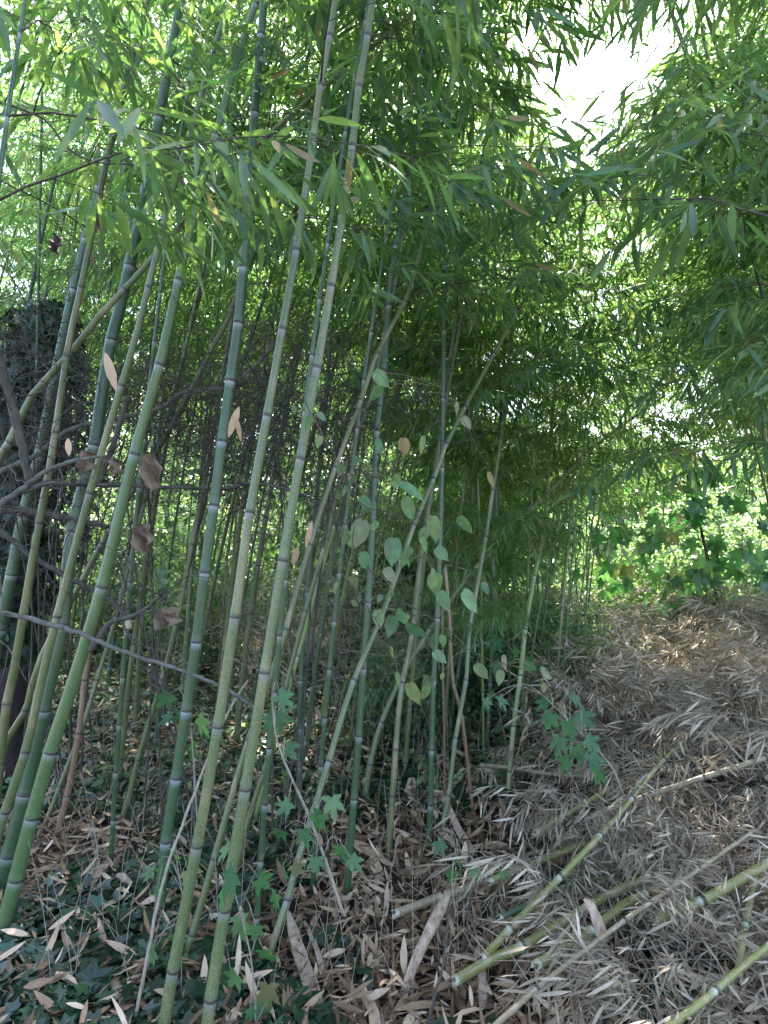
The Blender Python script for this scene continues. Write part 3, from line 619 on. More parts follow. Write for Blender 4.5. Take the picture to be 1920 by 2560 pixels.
# ------------------------------------------------------------------ dead branches at the left
def dead_branch(label, uv, d0, d1, w0, w1, mat=M_BARK, twigs=6, cut=False, seed=0, name='dead_branch', tl=.35):
    r = np.random.RandomState(seed); n = len(uv); pts = np.array([P(u, v, d0+(d1-d0)*i/(n-1)) for i, (u, v) in enumerate(uv)]); base = pts[0]
    pth = smooth_path(pts-base, max(14, n*5)); pth[1:-1] += r.normal(0, .0015, (len(pth)-2, 3)); m = len(pth)
    rad = np.linspace(w0/2*d0/F, w1/2*d1/F, m)*(1+r.normal(0, .07, m)); mb = MB(); tube(mb, pth, rad, 9)
    root = thing(name, label, 'branch', base); mb.build('limb', mat, root, loc=None)
    if cut:
        c = MB(); e = pth[-1]; d = nrm(pth[-1]-pth[-2]); tube(c, [e-d*.012, e+d*.022], [rad[-1]*1.12]*2, 10); c.build('cut_end', M_CUT, root)
    if twigs:
        tw = MB()
        for k in range(twigs):
            i = r.randint(2, m-2); dv = nrm(r.normal(0, 1, 3)+np.array([.3, 0, .1])); q = [pth[i]]
            for j in range(9): dv = nrm(dv+r.normal(0, .22, 3)); q.append(q[-1]+dv*tl/9)
            q = np.array(q); tube(tw, q, np.linspace(.003, .0009, 10), 4)
            for j in (3, 5, 7):
                dv = nrm(r.normal(0, 1, 3)); tube(tw, smooth_path([q[j], q[j]+dv*.06, q[j]+dv*.11+r.normal(0, .02, 3)], 5), np.linspace(.0016, .0007, 5), 3)
        tw.build('twig', mat, root)
dead_branch('thick dark bare limb coming down from the left edge, topmost dead limb', [(-30, 800), (0, 908), (23, 983), (43, 1064), (58, 1128), (75, 1205)], 2.5, 2.5, 26, 20, seed=1)
dead_branch('lichened bare branch rising gently right from the left edge at mid height', [(-40, 1290), (0, 1262), (58, 1220), (127, 1172), (191, 1151), (262, 1140)], 2.5, 2.45, 18, 7, M_BARKG, seed=2)
dead_branch('long bare branch sweeping from the left edge up to the right behind the culms', [(-20, 1190), (87, 1139), (174, 1076), (266, 1052), (405, 1018), (451, 983), (509, 974), (561, 971), (613, 937), (665, 885), (690, 845)], 2.9, 3.1, 15, 7, M_BARKG, seed=3, twigs=14)
dead_branch('thin level bare branch running horizontally across behind the front culms', [(60, 1230), (116, 1209), (197, 1212), (347, 1215), (492, 1220), (579, 1220), (613, 1209), (683, 1215), (752, 1235), (820, 1270)], 2.7, 2.75, 12, 6, M_BARK, seed=4, twigs=12)
dead_branch('short thick reddish-brown broken branch below the level one', [(-30, 1275), (40, 1275), (104, 1284), (191, 1301), (272, 1316)], 2.85, 2.9, 24, 12, M_BARK, seed=5)
dead_branch('bare branch with a white sawn end sloping down from the left edge', [(-30, 1305), (0, 1325), (69, 1382), (145, 1429), (231, 1475), (295, 1516), (316, 1545), (321, 1560)], 2.8, 2.75, 15, 13, M_BARK, cut=True, seed=6)
dead_branch('lowest long grey bare branch, sloping down right past the blue-green culm', [(-30, 1522), (0, 1530), (87, 1550), (203, 1585), (272, 1614), (347, 1643), (434, 1669), (538, 1710), (600, 1742), (645, 1775)], 2.35, 2.3, 14, 8, M_BARKG, seed=7)
dead_branch('short crooked bare branch rising right from the lowest grey one', [(225, 1625), (245, 1600), (278, 1556), (347, 1533), (417, 1475)], 2.4, 2.35, 16, 7, M_BARK, seed=8)
dead_branch('dark stub of bare branch leaning against the slim grey-green culm', [(250, 1205), (260, 1174), (289, 1093), (305, 1040), (321, 990)], 2.75, 2.75, 17, 12, M_BARK, seed=9, twigs=3)
dead_branch('dark twiggy branch crossing the upper left below the top corner', [(-20, 250), (20, 262), (110, 300), (180, 380), (240, 405), (330, 410), (365, 385)], 2.2, 2.3, 6, 3, M_BARK, seed=10, twigs=4)

# tangled bare shrubs behind the front culms
def tangle(label, ctr, ext, n, seed, mat=M_BARK):
    r = np.random.RandomState(seed); root = thing('bare_shrub', label, 'shrub', (ctr[0], ctr[1], 0)); m = MB(); st = MB()
    for k in range(5):
        e = np.array([r.uniform(-.7, .7)*ext[0], r.uniform(-.5, .5)*ext[1], ctr[2]+r.uniform(-.5, .5)*ext[2]]); tube(st, smooth_path([(r.uniform(-.15, .15), r.uniform(-.1, .1), -.05), e*[.3, .3, .5]+r.normal(0, .04, 3), e], 14), np.linspace(.006, .003, 14), 5)
    st.build('stem', mat, root)
    for k in range(n):
        p = np.array([r.normal(0, .5)*ext[0], r.normal(0, .5)*ext[1], ctr[2]+r.normal(0, .45)*ext[2]]); dv = nrm(r.normal(0, 1, 3)*[1, .7, .7]); q = [p]; ln = r.uniform(.25, .75); ns = 9
        for j in range(ns): dv = nrm(dv+r.normal(0, .28, 3)+[0, 0, -.05]); q.append(q[-1]+dv*ln/ns)
        q = np.array(q); w_ = r.uniform(.0013, .0032); tube(m, q, np.linspace(w_, w_*.4, ns+1), 3, cap=False)
        for j in (2, 4, 6, 8):
            dv = nrm(r.normal(0, 1, 3)); tube(m, [q[j], q[j]+dv*.05, q[j]+dv*.08+r.normal(0, .02, 3)], [w_*.5, w_*.4, w_*.25], 3, cap=False)
    m.build('twigs', mat, root)
tangle('denser tangled bare shrub behind the front culms, left of the ringed culm', P(430, 1060, 3.3), (.75, .35, .35), 420, 31)
tangle('tangled bare shrub between the front pair and the middle culms', P(740, 1060, 3.1), (.45, .35, .45), 340, 32)
tangle('dense bare shrub against the dark trunk at the left edge', P(110, 880, 3.4), (.6, .35, .5), 170, 35)
tangle('sparse bare shrub low at the left among the shaded culms', P(200, 1350, 3.8), (.8, .4, .4), 260, 33)
tangle('fine brown shrub low between the middle culms and the undergrowth', P(840, 1560, 4.6), (1.0, .5, .35), 380, 34, M_DTWIG)

# ------------------------------------------------------------------ vine with ovate leaves
def vine():
    D = 1.9; root = thing('climbing_vine', 'thin vine with blotched ovate leaves dangling in the middle of the grove', 'vine', P(900, 1250, D)); b = np.array(root.location)
    lines = [[(760, 1000), (830, 1130), (900, 1255), (960, 1280), (1040, 1290), (1110, 1300), (1180, 1330)], [(900, 1255), (880, 1350), (930, 1430), (1000, 1500), (1060, 1590), (1100, 1660), (1065, 1720)],
             [(870, 1160), (960, 1190), (1030, 1080), (1080, 960), (1150, 1040), (1215, 1160)], [(1000, 1500), (1100, 1560), (1200, 1640), (1300, 1670), (1345, 1690)], [(940, 1330), (1020, 1380), (1110, 1410), (1190, 1430)], [(870, 1290), (840, 1400), (905, 1500), (950, 1570), (1025, 1720)]]
    m = MB()
    for q in lines: tube(m, smooth_path([P(u, v, D+.12*math.sin(u*.02))-b for u, v in q], 30)+R.normal(0, .002, (30, 3)), np.linspace(.0017, .0008, 30), 5)
    m.build('stem', M_TWIG, root)
    pos = [(1010, 1095, 62, 0, 1.0), (1055, 1090, 62, .1, .3), (990, 1185, 42, .2, 0), (1000, 1210, 78, 1.2, 0), (1010, 1245, 70, .5, 0), (1085, 1290, 88, .0, 0), (1150, 1290, 76, .5, 0), (985, 1345, 76, -.1, 0), (1050, 1345, 60, .7, 0), (1090, 1370, 60, .8, 0),
           (1030, 1370, 52, -.8, 0), (900, 1245, 60, .9, 0), (905, 1300, 70, -.2, .3), (965, 1420, 62, .5, .3), (1085, 1432, 60, .1, 0), (1100, 1478, 64, .35, 0), (1155, 1480, 62, .8, 0), (945, 1525, 56, .1, .2), (985, 1540, 58, -.3, 0), (1020, 1560, 56, .8, 0), (1000, 1520, 40, .1, 0),
           (1025, 1706, 72, .25, .15), (1062, 1690, 56, .1, 0), (1065, 1715, 55, .0, 0), (1190, 1660, 54, .6, 0), (1310, 1655, 52, .9, 0), (1350, 1675, 52, 1.0, 0), (1255, 1640, 36, .4, .7), (870, 1335, 44, -.4, .2), (880, 1440, 40, .2, .3), (905, 1380, 54, .3, 0), (1225, 1180, 56, .1, .8),
           (950, 960, 60, -.3, 0), (935, 930, 50, .9, 0), (735, 1015, 34, .2, 0), (880, 1145, 34, 1.3, 0), (940, 1100, 40, .6, 0)]
    allp = np.vstack([smooth_path([P(u, v, D+.12*math.sin(u*.02))-b for u, v in q], 30) for q in lines]); pet = MB()
    for k in range(34):
        pt = allp[R.randint(len(allp))]+b; uv_ = proj(pt)[0]; pos.append((uv_[0]+R.normal(0, 14), uv_[1]+R.uniform(5, 30), R.uniform(22, 46), R.uniform(-1, 1.2), R.choice([0, 0, 0, .5])))
    for (u, v, s_, a, dry) in pos:
        L = s_*1.0*R.uniform(.7, 1.1)*D/F; p = P(u, v, D+R.uniform(-.1, .1)); k = np.argmin(np.linalg.norm(allp+b-p, axis=1)); tube(pet, smooth_path([allp[k], (allp[k]+p-b)/2+[0, 0, .012], p-b], 6), np.linspace(.0011, .0007, 6), 4); dr = np.array([[math.sin(a), R.uniform(-.3, .3), -math.cos(a)]]); nm = np.array([[R.uniform(-1.2, 1.2), -.8, R.uniform(-.2, 1.0)]]); q = MB()
        leaves(q, T_OVATE, p[None]-b, dr, nm, L, L*R.uniform(.75, 1), [R.rand()], [dry*.8], R.uniform(.1, .5)); q.build('leaf', M_VINE, root)
    pet.build('petioles', M_GTWIG, root)
vine()

# ------------------------------------------------------------------ maples
def maple(label, stem, D, lv, w0, w1, size, group=None, D1=None, name='maple_sapling', mat=M_DTWIG, twigs=True, flat=.3):
    n = len(stem); D1 = D1 or D; pts = [P(u, v, D+(D1-D)*i/(n-1)) for i, (u, v) in enumerate(stem)]; b = pts[0].copy(); root = thing(name, label, 'maple sapling', b)
    pth = smooth_path(np.array(pts)-b, 30); m = MB(); tube(m, pth, np.linspace(w0/2*D/F, w1/2*D1/F, 30), 7); m.build('trunk', mat, root)
    tw = MB(); r = np.random.RandomState(len(lv))
    for (u, v, *o) in lv:
        a = o[0] if o else r.uniform(-1.2, 1.2); s_ = (o[1] if len(o) > 1 else 1)*size; p = P(u, v, D+r.uniform(-.15, .15))-b
        q = MB(); leaves(q, T_MAPLE, p[None], np.array([[math.sin(a), r.uniform(-.5, .5), -math.cos(a)]]), np.array([[r.uniform(-1, 1), -.6+r.uniform(-.4, .4), flat+r.uniform(0, 1)]]), s_*r.uniform(.7, 1.1), s_*r.uniform(.65, .95), [r.rand()], [o[2] if len(o) > 2 else (.5*(r.rand() < .08))], r.uniform(0, .45))
        q.build('leaf', M_MAPLE, root)
        if twigs:
            k = np.argmin(np.linalg.norm(pth-p, axis=1)+.4*(pth[:, 2] > p[2]+.05)); mid = (pth[k]+p)/2+np.array([0, 0, .05]); tube(tw, smooth_path([pth[k], mid, p], 7), np.linspace(.0017, .0008, 7), 4)
    if twigs: tw.build('twig', mat, root)
maple('maple sapling with a thin grey stem leaning left in front of the dark ringed culm', [(862, 2290), (856, 2279), (822, 2174), (775, 2047), (694, 1856), (680, 1740)], 2.15,
      [(700, 1740, .8, 1.1), (690, 1790, .3, 1.5), (715, 1870, .9, 1.2), (830, 2000, .2, 1.3), (800, 2040, -.3, 1.2), (760, 2080, .2, 1.2), (850, 2120, .4, 1.3), (790, 2150, .1, 1.0), (720, 2010, -.9), (700, 2080, -.4), (735, 2165, .9), (710, 2170, 0), (880, 2150, .9), (690, 2240, -.2, 1.2)], 9, 4, .058)
maple('maple seedling with big lobed leaves low between and right of the front pair', [(640, 2560), (628, 2400), (600, 2280), (575, 2190)], 2.0,
      [(585, 2190, -.5, 1.3), (560, 2230, .2, 1.3), (600, 2300, .3, 1.4), (570, 2120, -.7), (650, 2200, .6, 1.2), (640, 2320, -.2, 1.1), (660, 2380, .5, 1.2), (670, 2470, 0, 1.5), (640, 2520, .9, 1.3), (700, 2520, 0, 1.3), (590, 2440, -.6, 1.1), (625, 2525, .2, .7, 0)], 5, 3, .055)
maple('maple seedling whose leaves spread left of the front pair near the ground', [(470, 2300), (455, 2230), (440, 2140)], 2.3,
      [(405, 2170, -.8, 1.2), (380, 2180, -1.2, 1.1), (430, 2130, .2, 1.1), (400, 2230, -.3), (470, 2180, .5, 1.1), (385, 2380, -.5, 1.2), (345, 2430, -1, 1.1), (420, 2350, .4, 1.2)], 4, 3, .055)
maple('young maple with dark lobed leaves behind the blue-green ringed culm', [(500, 2150), (490, 2000), (480, 1850), (470, 1760)], 3.0,
      [(420, 1740, -.7, 1.3), (455, 1790, -.2, 1.3), (500, 1800, .4, 1.5), (480, 1860, .1, 1.3), (510, 1830, .8, 1.2), (425, 1790, -1, 1.1)], 6, 3, .07)
maple('young maple with bright green leaves over the left edge of the brush pile', [(1560, 1990), (1530, 1920), (1470, 1850), (1400, 1780), (1360, 1740)], 2.7,
      [(1365, 1750, -.8, 1.2), (1400, 1760, .3, 1.3), (1430, 1740, .8, 1.1), (1380, 1790, -.4, 1.2), (1420, 1810, .2, 1.4), (1450, 1790, .9, 1.3), (1400, 1850, -.3, 1.3), (1440, 1870, .3, 1.3), (1470, 1850, .9, 1.2), (1480, 1890, .5, 1.2), (1495, 1920, .1, 1.3), (1420, 1900, -.5, 1.1), (1450, 1920, 0, 1.1), (1215, 1750, .3, .9), (1250, 1745, .5, 1)], 5, 2, .062)
maple('pale maple seedling with drooping leaves beside the long dry sheath', [(1140, 2290), (1130, 2200), (1140, 2120)], 2.35,
      [(1145, 2150, .4, 1.2), (1135, 2180, -.4, 1.2), (1160, 2210, .2, 1.3), (1105, 2110, -.6), (1180, 2180, .9), (1255, 2180, .5), (1240, 2280, .2, .9)], 4, 2, .05)
lv = []
r_ = np.random.RandomState(8)
for k in range(210):
    t = r_.rand(); v = 1150+t*430; uc = 1725+(v-1200)*.22; u = uc+r_.normal(0, 1)*135*(.6+.6*math.sin(t*3.1)) - 50; lv.append((min(u, 1935), v+r_.normal(0, 12), r_.uniform(-1.3, 1.3), r_.uniform(.8, 1.3)))
maple('maple with a thin brown trunk and dark broad leaves behind the brush pile at right', [(1815, 1640), (1811, 1602), (1793, 1498), (1770, 1400), (1747, 1301), (1718, 1191), (1700, 1120)], 5.9, lv, 10, 5, .16, mat=M_TWIG)
lv = [(r_.uniform(1230, 1330), r_.uniform(1480, 1680), r_.uniform(-1, 1), r_.uniform(.8, 1.2)) for k in range(9)]+[(1190+r_.uniform(-20, 60), 1750+r_.uniform(-20, 20), .2, .8) for k in range(3)]
maple('dim maple seedling with blue-green leaves behind the slim culms right of centre', [(1280, 1960), (1275, 1800), (1270, 1600), (1265, 1480)], 4.0, lv, 5, 3, .085, mat=M_TWIG)

# withered hanging leaves
def crumple(label, u, v, D, wpx, hpx, mat, seed, name='withered_leaf', cat='dead leaf', rnd=.5):
    r = np.random.RandomState(seed); n = 11; gx_ = np.linspace(-1, 1, n); A, B = np.meshgrid(gx_, gx_); w_ = np.sqrt(np.maximum(0.03, 1-(B*.95)**2))*(1+.25*np.sin(B*7+seed)); X = A*w_*wpx/2*D/F; Z = B*hpx/2*D/F
    s_ = wpx*D/F; Yd = min(s_, 1.6*hpx*D/F)*(.35*np.sin(A*3.3+B*2+seed)+.22*np.sin(B*6+A*3+seed*2)+.12*np.sin(A*11+B*7)); X = X+.08*s_*np.sin(B*5+seed); i = (np.arange(n-1)[:, None]*n+np.arange(n-1)[None]).ravel()
    c = np.zeros((n*n, 3)); c[:, 0] = rnd+.2*np.sin(A*4+B*5).ravel(); c[:, 1] = np.minimum(1, np.abs(A)*3).ravel(); p = P(u, v, D)
    m = MB(); m.add(np.stack([X, Yd, Z], -1).reshape(-1, 3), [np.stack([i, i+1, i+n+1, i+n], 1)], c)
    tube(m, smooth_path([(0, 0, hpx/2*D/F), (.006, 0, hpx/2*D/F+.04), (-.012, .02, hpx/2*D/F+.14)], 6), .0009, 4, col=(.1, 1, 0))
    o = m.build(name, mat, loc=p); tag(o, label, cat); return o
crumple('crumpled grey-brown dead leaf hanging right of the thickest culm, upper one', 380, 1180, 2.3, 52, 90, M_WITHER, 1)
crumple('brown curled dead leaf hanging below the crumpled grey one by the thickest culm', 358, 1345, 2.3, 50, 72, M_WITHER, 2, rnd=.3)
crumple('flat brown dead leaf dangling above the crooked bare branch', 415, 1545, 2.35, 62, 52, M_WITHER, 3)
crumple('dull brown dead leaf hanging between the slim culm and the dark thick one', 212, 1155, 2.5, 42, 58, M_WITHER, 4)
crumple('small ochre dead leaf just right of the dark branch stub', 285, 1165, 2.6, 34, 44, M_WITHER, 5, rnd=.7)
def wilt(label, segs, D):
    p0 = P(*segs[0][0], D); root = thing('wilted_leaf', label, 'wilted leaf', p0)
    for a, b_, w_ in segs:
        p, q = P(*a, D), P(*b_, D+.03); m = MB(); L = np.linalg.norm(q-p)*1.05; leaves(m, T_OVATE, (p-p0)[None], (q-p)[None], np.array([[R.uniform(-.2, .2), -.35, 1]]), L, w_*D/F, [R.rand()*.6], [0], R.uniform(.05, .2)); m.build('leaf', M_WILT, root)
    m = MB(); a = P(segs[0][0][0]+8, segs[0][0][1]-60, D)-p0; tube(m, smooth_path([a, a*.5+[.01, 0, 0], [0, 0, 0]], 6), .001, 4); m.build('petiole', M_TWIG, root)
wilt('bluish-grey wilted leaves hanging flat at upper left, the wide lower pair', [((215, 520), (120, 528), 60), ((215, 520), (300, 555), 64), ((215, 520), (352, 545), 44)], 1.9)
wilt('bluish-grey wilted leaf at upper left, just above the wide lower pair', [((262, 478), (355, 505), 52), ((300, 486), (362, 478), 30)], 1.9)
crumple('brown shrivelled tip of leaf under the wilted bluish leaves', 250, 560, 1.9, 48, 34, M_WITHER, 8, rnd=.4)
crumple('small near-black shrivelled leaf hanging at the left below the wilted ones', 140, 610, 2.0, 30, 44, M_TRUNK, 9)
crumple('pale green fresh leaf hanging below the curled brown ones', 400, 1445, 2.3, 36, 56, M_VINE, 10, 'hanging_leaf', 'leaf', .6)
def blade(label, a, b_, D, wpx, mat=M_LIT, rnd=.9, name='dry_leaf'):
    p, q = P(*a, D), P(*b_, D); m = MB(); L = np.linalg.norm(q-p); leaves(m, T_NEAR, np.zeros((1, 3)), (q-p)[None], np.array([[.3, -1, .2]]), L, wpx*D/F, [rnd], [0], .15); tag(m.build(name, mat, loc=p), label, 'dead leaf')
blade('pink-tan dry bamboo leaf hanging point down above the dead limbs', (262, 880), (290, 975), 2.3, 24)
blade('small cream dry leaf dangling from a twig left of the slim culm', (170, 1095), (172, 1140), 2.4, 16)
blade('orange-tan dry leaf caught beside the blue-green culm', (598, 1015), (570, 1095), 2.4, 20, rnd=.75)
blade('second orange-tan dry leaf crossing the one beside the blue-green culm', (590, 1040), (604, 1105), 2.4, 12, rnd=.65)
blade('orange dry leaf stuck on the right side of the front pair, upper one', (780, 1300), (765, 1370), 2.2, 14, rnd=.7)
blade('orange dry leaf on the right side of the front pair, lower one', (745, 1365), (732, 1415), 2.1, 17, rnd=.6)
blade('long pinkish dead leaf slanting between the upper left culms', (320, 315), (400, 415), 2.2, 20, rnd=.75)

# ------------------------------------------------------------------ cut poles lying on the brush pile
def pole(label, uv, w0, w1, lifts, mat, nodes=None, step=.28, name='cut_bamboo_pole', cat='bamboo pole', group=None):
    pts = [G(u, v, l*.95+.11) for (u, v), l in zip(uv, lifts)]; pth = smooth_path(np.array(pts), 40); b = pth[0].copy(); pth = pth-b; d0, d1 = pts[0][1], pts[-1][1]
    L = np.linalg.norm(np.diff(pth, axis=0), axis=1).sum(); nd = np.arange(.12+R.rand()*.15, L, step); r0, r1 = w0/2*.88*d0/F, w1/2*.88*d1/F
    root = thing(name, label, cat, b, group); mb = stalk_mesh(pth, np.linspace(r0, r1, 40), nd, 14, R.rand()); mb.build('stalk', mat, root)
    c = MB(); d = nrm(pth[0]-pth[1]); A_ = nrm(np.cross(d, [0, 0, 1.])); B_ = np.cross(A_, d); k_ = 18; th = np.arange(k_)*2*np.pi/k_; V = []
    for rr, zz, jj in ((1.02, -.01, 0), (1.0, .006, 1), (.78, .005, 1), (.7, -.02, 0), (.02, -.022, 0)):
        V.append(pth[0]+r0*rr*(np.cos(th)[:, None]*A_+np.sin(th)[:, None]*B_)+d*(zz+jj*(.008*np.sin(th*3+w0)+.004*np.sin(th*7))[:, None]))
    i_ = (np.arange(4)[:, None]*k_+np.arange(k_)[None]); j_ = (np.arange(4)[:, None]*k_+(np.arange(k_)[None]+1) % k_)
    c.add(np.vstack(V), [np.stack([i_, j_, j_+k_, i_+k_], -1).reshape(-1, 4)], (.5, 0, 0)); c.build('cut_end', M_CUT, root)
pole('longest cut pole, yellow-green with white rings, slanting up over the brush', [(1209, 2394), (1284, 2313), (1394, 2200), (1463, 2128), (1550, 2033), (1637, 1923), (1706, 1853)], 24, 10, [.06, .14, .22, .26, .30, .36, .42], C_CUT, step=.24)
pole('short cream cut pole poking out left of the long dry sheath', [(989, 2284), (1087, 2247), (1180, 2216)], 24, 22, [.04]*3, C_TAN)
pole('green pole lying behind the long yellow-green one, its middle in view', [(1225, 2204), (1238, 2198), (1310, 2168), (1388, 2138), (1460, 2108)], 20, 18, [.08]*5, C_CUT)
pole('olive pole lying highest of the left ones, sloping up to the right', [(1340, 2082), (1417, 2036), (1470, 2004), (1525, 1972)], 17, 14, [.14]*4, C_CUT)
pole('thin cream pole lying almost level at the back by the sunny culm', [(1205, 1913), (1284, 1920), (1365, 1934), (1452, 1940), (1560, 1952)], 12, 10, [.06, .06, .08, .08, .08], C_TAN)
pole('thick olive pole with a ragged cut end at the bottom centre', [(1139, 2452), (1220, 2400), (1296, 2371), (1423, 2296), (1539, 2227), (1654, 2185)], 30, 22, [.02, .05, .08, .1, .12, .12], C_CUT)
pole('thick brown-green pole lying right of and parallel to the ragged-ended one', [(1342, 2412), (1463, 2337), (1568, 2256), (1690, 2205)], 28, 22, [.12]*4, C_CUT)
pole('slim grey-tan pole running from the bottom edge far up to the right edge', [(1225, 2575), (1365, 2452), (1469, 2371), (1585, 2284), (1712, 2198), (1886, 2076)], 17, 11, [.15, .2, .24, .26, .28, .3], C_TAN, step=.35)
pole('stout yellow pole reaching the right edge in a sunny patch', [(1640, 2300), (1678, 2284), (1770, 2244), (1863, 2192), (1960, 2137)], 25, 28, [.2, .2, .24, .28, .3], C_CUT)
pole('bright green pole entering at the bottom and leaving at the right edge', [(1640, 2590), (1683, 2560), (1770, 2493), (1840, 2429), (1940, 2352)], 22, 20, [.25]*5, C_CUT)
pole('dark green pole crossing under the long yellow-green one', [(1249, 2296), (1320, 2262), (1365, 2238), (1450, 2202), (1539, 2163)], 18, 16, [.07]*5, C_DARK)
pole('grey pole half buried in the brush reaching the right edge', [(1470, 2045), (1504, 2030), (1600, 1996), (1683, 1968), (1800, 1930), (1940, 1888)], 18, 15, [.2]*6, C_TAN)
pole('short green stub standing out of the brush at the right edge', [(1845, 2440), (1856, 2350), (1880, 2230), (1890, 2170)], 22, 18, [.1, .14, .16, .18], C_CUT)

# ------------------------------------------------------------------ dry sheaths and sticks on the ground
def sheath(label, a, b_, w0, w1, l0=.04, l1=.04, mat=M_SHEATH, seed=0, name='dry_sheath'):
    p, q = G(*a, l0+.03), G(*b_, l1+.035); base = p.copy(); n = 14; t = np.linspace(0, 1, n); pth = (q-p)[None]*t[:, None]+np.array([0, 0, 1])*(.012*np.sin(t*5+seed))[:, None]
    d = nrm(q-p); view = nrm(p-np.array([0, 0, CAMZ])); X = nrm(np.cross(d, view)); up = nrm(np.cross(X, d)); k = 7; a_ = np.linspace(-1.35, 1.35, k)
    w_ = np.interp(t, [0, .15, .8, 1], [w0*.6, w0, (w0+w1)/2, w1*.4])/2*p[1]/F*(1+.07*np.sin(t*23+seed))
    sgn = -1 if up[1] > 0 else 1
    V = pth[:, None]+w_[:, None, None]*(np.sin(a_)[None, :, None]*X+(np.cos(a_)*.55)[None, :, None]*up*sgn*(-1)**seed); i = (np.arange(n-1)[:, None]*k+np.arange(k-1)[None]).ravel()
    m = MB(); m.add(V.reshape(-1, 3), [np.stack([i, i+1, i+k+1, i+k], 1)], (.5, 1, 0)); o = m.build(name, mat, loc=base)
    so = o.modifiers.new('s', 'SOLIDIFY'); so.thickness = .0015; tag(o, label, 'dry sheath')
sheath('long grey-brown dry sheath propped up from the ground, right of the bottom centre', (1006, 2487), (1122, 2220), 24, 38, .03, .22, seed=0)
sheath('brown split sheath pointing down to the bottom edge between the front pair and centre', (800, 2550), (720, 2275), 42, 26, .03, .1, seed=1)
sheath('narrow grey-brown sheath lying at the lower left', (298, 2508), (246, 2300), 26, 16, .03, .04, seed=2)
sheath('pinkish-grey sheath lying left of the blue-green culm', (172, 2266), (262, 2172), 26, 10, .03, .05, seed=3)
sheath('short pale sheath end right of the pinkish-grey one', (352, 2232), (292, 2190), 20, 16, .03, .05, seed=4)
sheath('lilac-grey blade-shaped sheath sticking up from the brush among the poles', (1512, 2345), (1460, 2240), 30, 12, .3, .38, seed=5)
sheath('rotten brown stub upright below the end of the longest pole', (1208, 2520), (1204, 2400), 22, 20, .02, .1, seed=6)
sheath('dull brown curled sheath at the far lower left', (140, 2440), (215, 2350), 40, 26, .02, .06, seed=7)
sheath('second brown sheath crossing at the lower left', (70, 2500), (160, 2430), 30, 18, .03, .04, seed=8)
sheath('tan sheath tip pointing up right of the brown dead stems', (1180, 2130), (1105, 1990), 22, 12, .03, .12, seed=9)
sheath('flat reddish sheath lying behind the foot of the middle culms', (1020, 1985), (1035, 1950), 30, 18, .03, .06, seed=10)
sheath('dark narrow sheath against the sapling stem', (830, 2480), (760, 2300), 16, 12, .03, .06, seed=11)
def stick(label, pts, w, mat=M_DTWIG, name='thin_stick'):
    P3 = np.array([P(*q) for q in pts]); b = P3[0].copy(); m = MB(); pth = smooth_path(P3-b, 30); pth += R.normal(0, .0012, pth.shape); D = pts[0][2]; tube(m, pth, np.linspace(w/2*D/F, w/3*D/F, 30), 7); tag(m.build(name, mat, loc=b), label, 'stick')
stick('thin straight dry stick leaning in front of the front pair down to the bottom edge', [(330, 2590, 2.0), (370, 2383, 2.05), (399, 2238, 2.1), (440, 2105, 2.15), (515, 1908, 2.3), (560, 1800, 2.4), (620, 1700, 2.5)], 9)
stick('curved brown stem beside the long dry sheath', [(1068, 2570, 2.0), (1085, 2500, 2.0), (1110, 2400, 2.05), (1122, 2267, 2.2)], 9, M_TWIG)
stick('fine yellow twig arching off the longest pole to the right edge', [(1570, 2030, 3.0), (1640, 2010, 3.0), (1750, 1985, 3.0), (1850, 2010, 3.0), (1925, 2045, 3.0)], 4, M_GTWIG)
stick('thin brown twig stretching right from the middle of the longest pole', [(1400, 2200, 2.5), (1500, 2195, 2.5), (1650, 2170, 2.6), (1780, 2140, 2.6)], 5, M_GTWIG)
stick('dark thin twig across the lower right of the picture', [(1730, 2590, 2.0), (1800, 2470, 2.0), (1925, 2390, 2.0)], 5, M_TWIG)

# ------------------------------------------------------------------ dry brush pile
rs4 = np.random.RandomState(11)
ml, mt = MB(), MB(); n = 0
while n < 1100:
    y = rs4.uniform(1.75, 7.2); x = rs4.uniform(.1, .75*y+.3)
    edge = .62+.24*(y-2)+.1*max(0, y-4.5)
    if x < edge+rs4.normal(0, .12) or x > .72*y: continue
    if y < 3.6 and rs4.rand() < .4: continue
    tw, lf = PD[rs4.randint(8)][3:5]; az = rs4.uniform(0, 6.28); s_ = rs4.uniform(.38, .8); M = Matrix.Rotation(az, 3, 'Z') @ Matrix.Rotation(rs4.uniform(-.9, -.2) if rs4.rand() < .3 else rs4.uniform(-.4, .5), 3, 'Y') @ Matrix.Rotation(rs4.uniform(-1.2, 1.2), 3, 'X')
    z = float(gz(x, y))+(rs4.uniform(.0, .10)+(.16 if rs4.rand() < .25 else 0) if y < 3.6 else rs4.uniform(.05, .3)); M3 = np.array(M)*s_
    ml.addmb(lf, M3, (x, y, z)); mt.addmb(tw, M3, (x, y, z)); n += 1
for k in range(3200):
    y = 1.9+rs4.rand()*5.2; x = rs4.uniform(.12, .72)*y
    if x < .62+.24*(y-2)+.1*max(0, y-4.5)+rs4.normal(0, .1): continue
    z = float(gz(x, y))+rs4.uniform(.03, .22 if y < 3.6 else .36); d_ = nrm(rs4.normal(0, 1, 3)*[1, 1, .45]); q_ = [np.array([x, y, z])]
    for j in range(5): d_ = nrm(d_+rs4.normal(0, .22, 3)+[0, 0, -.04]); q_.append(q_[-1]+d_*rs4.uniform(.03, .09))
    tube(mt, np.array(q_), np.linspace(.0022, .0009, 6)*rs4.uniform(.6, 1.3), 3, cap=False)
o = ml.build('dry_brush', M_DRY); tag(o, 'heap of dry grey-tan bamboo leaves covering the right foreground', 'brush pile', kind='stuff')
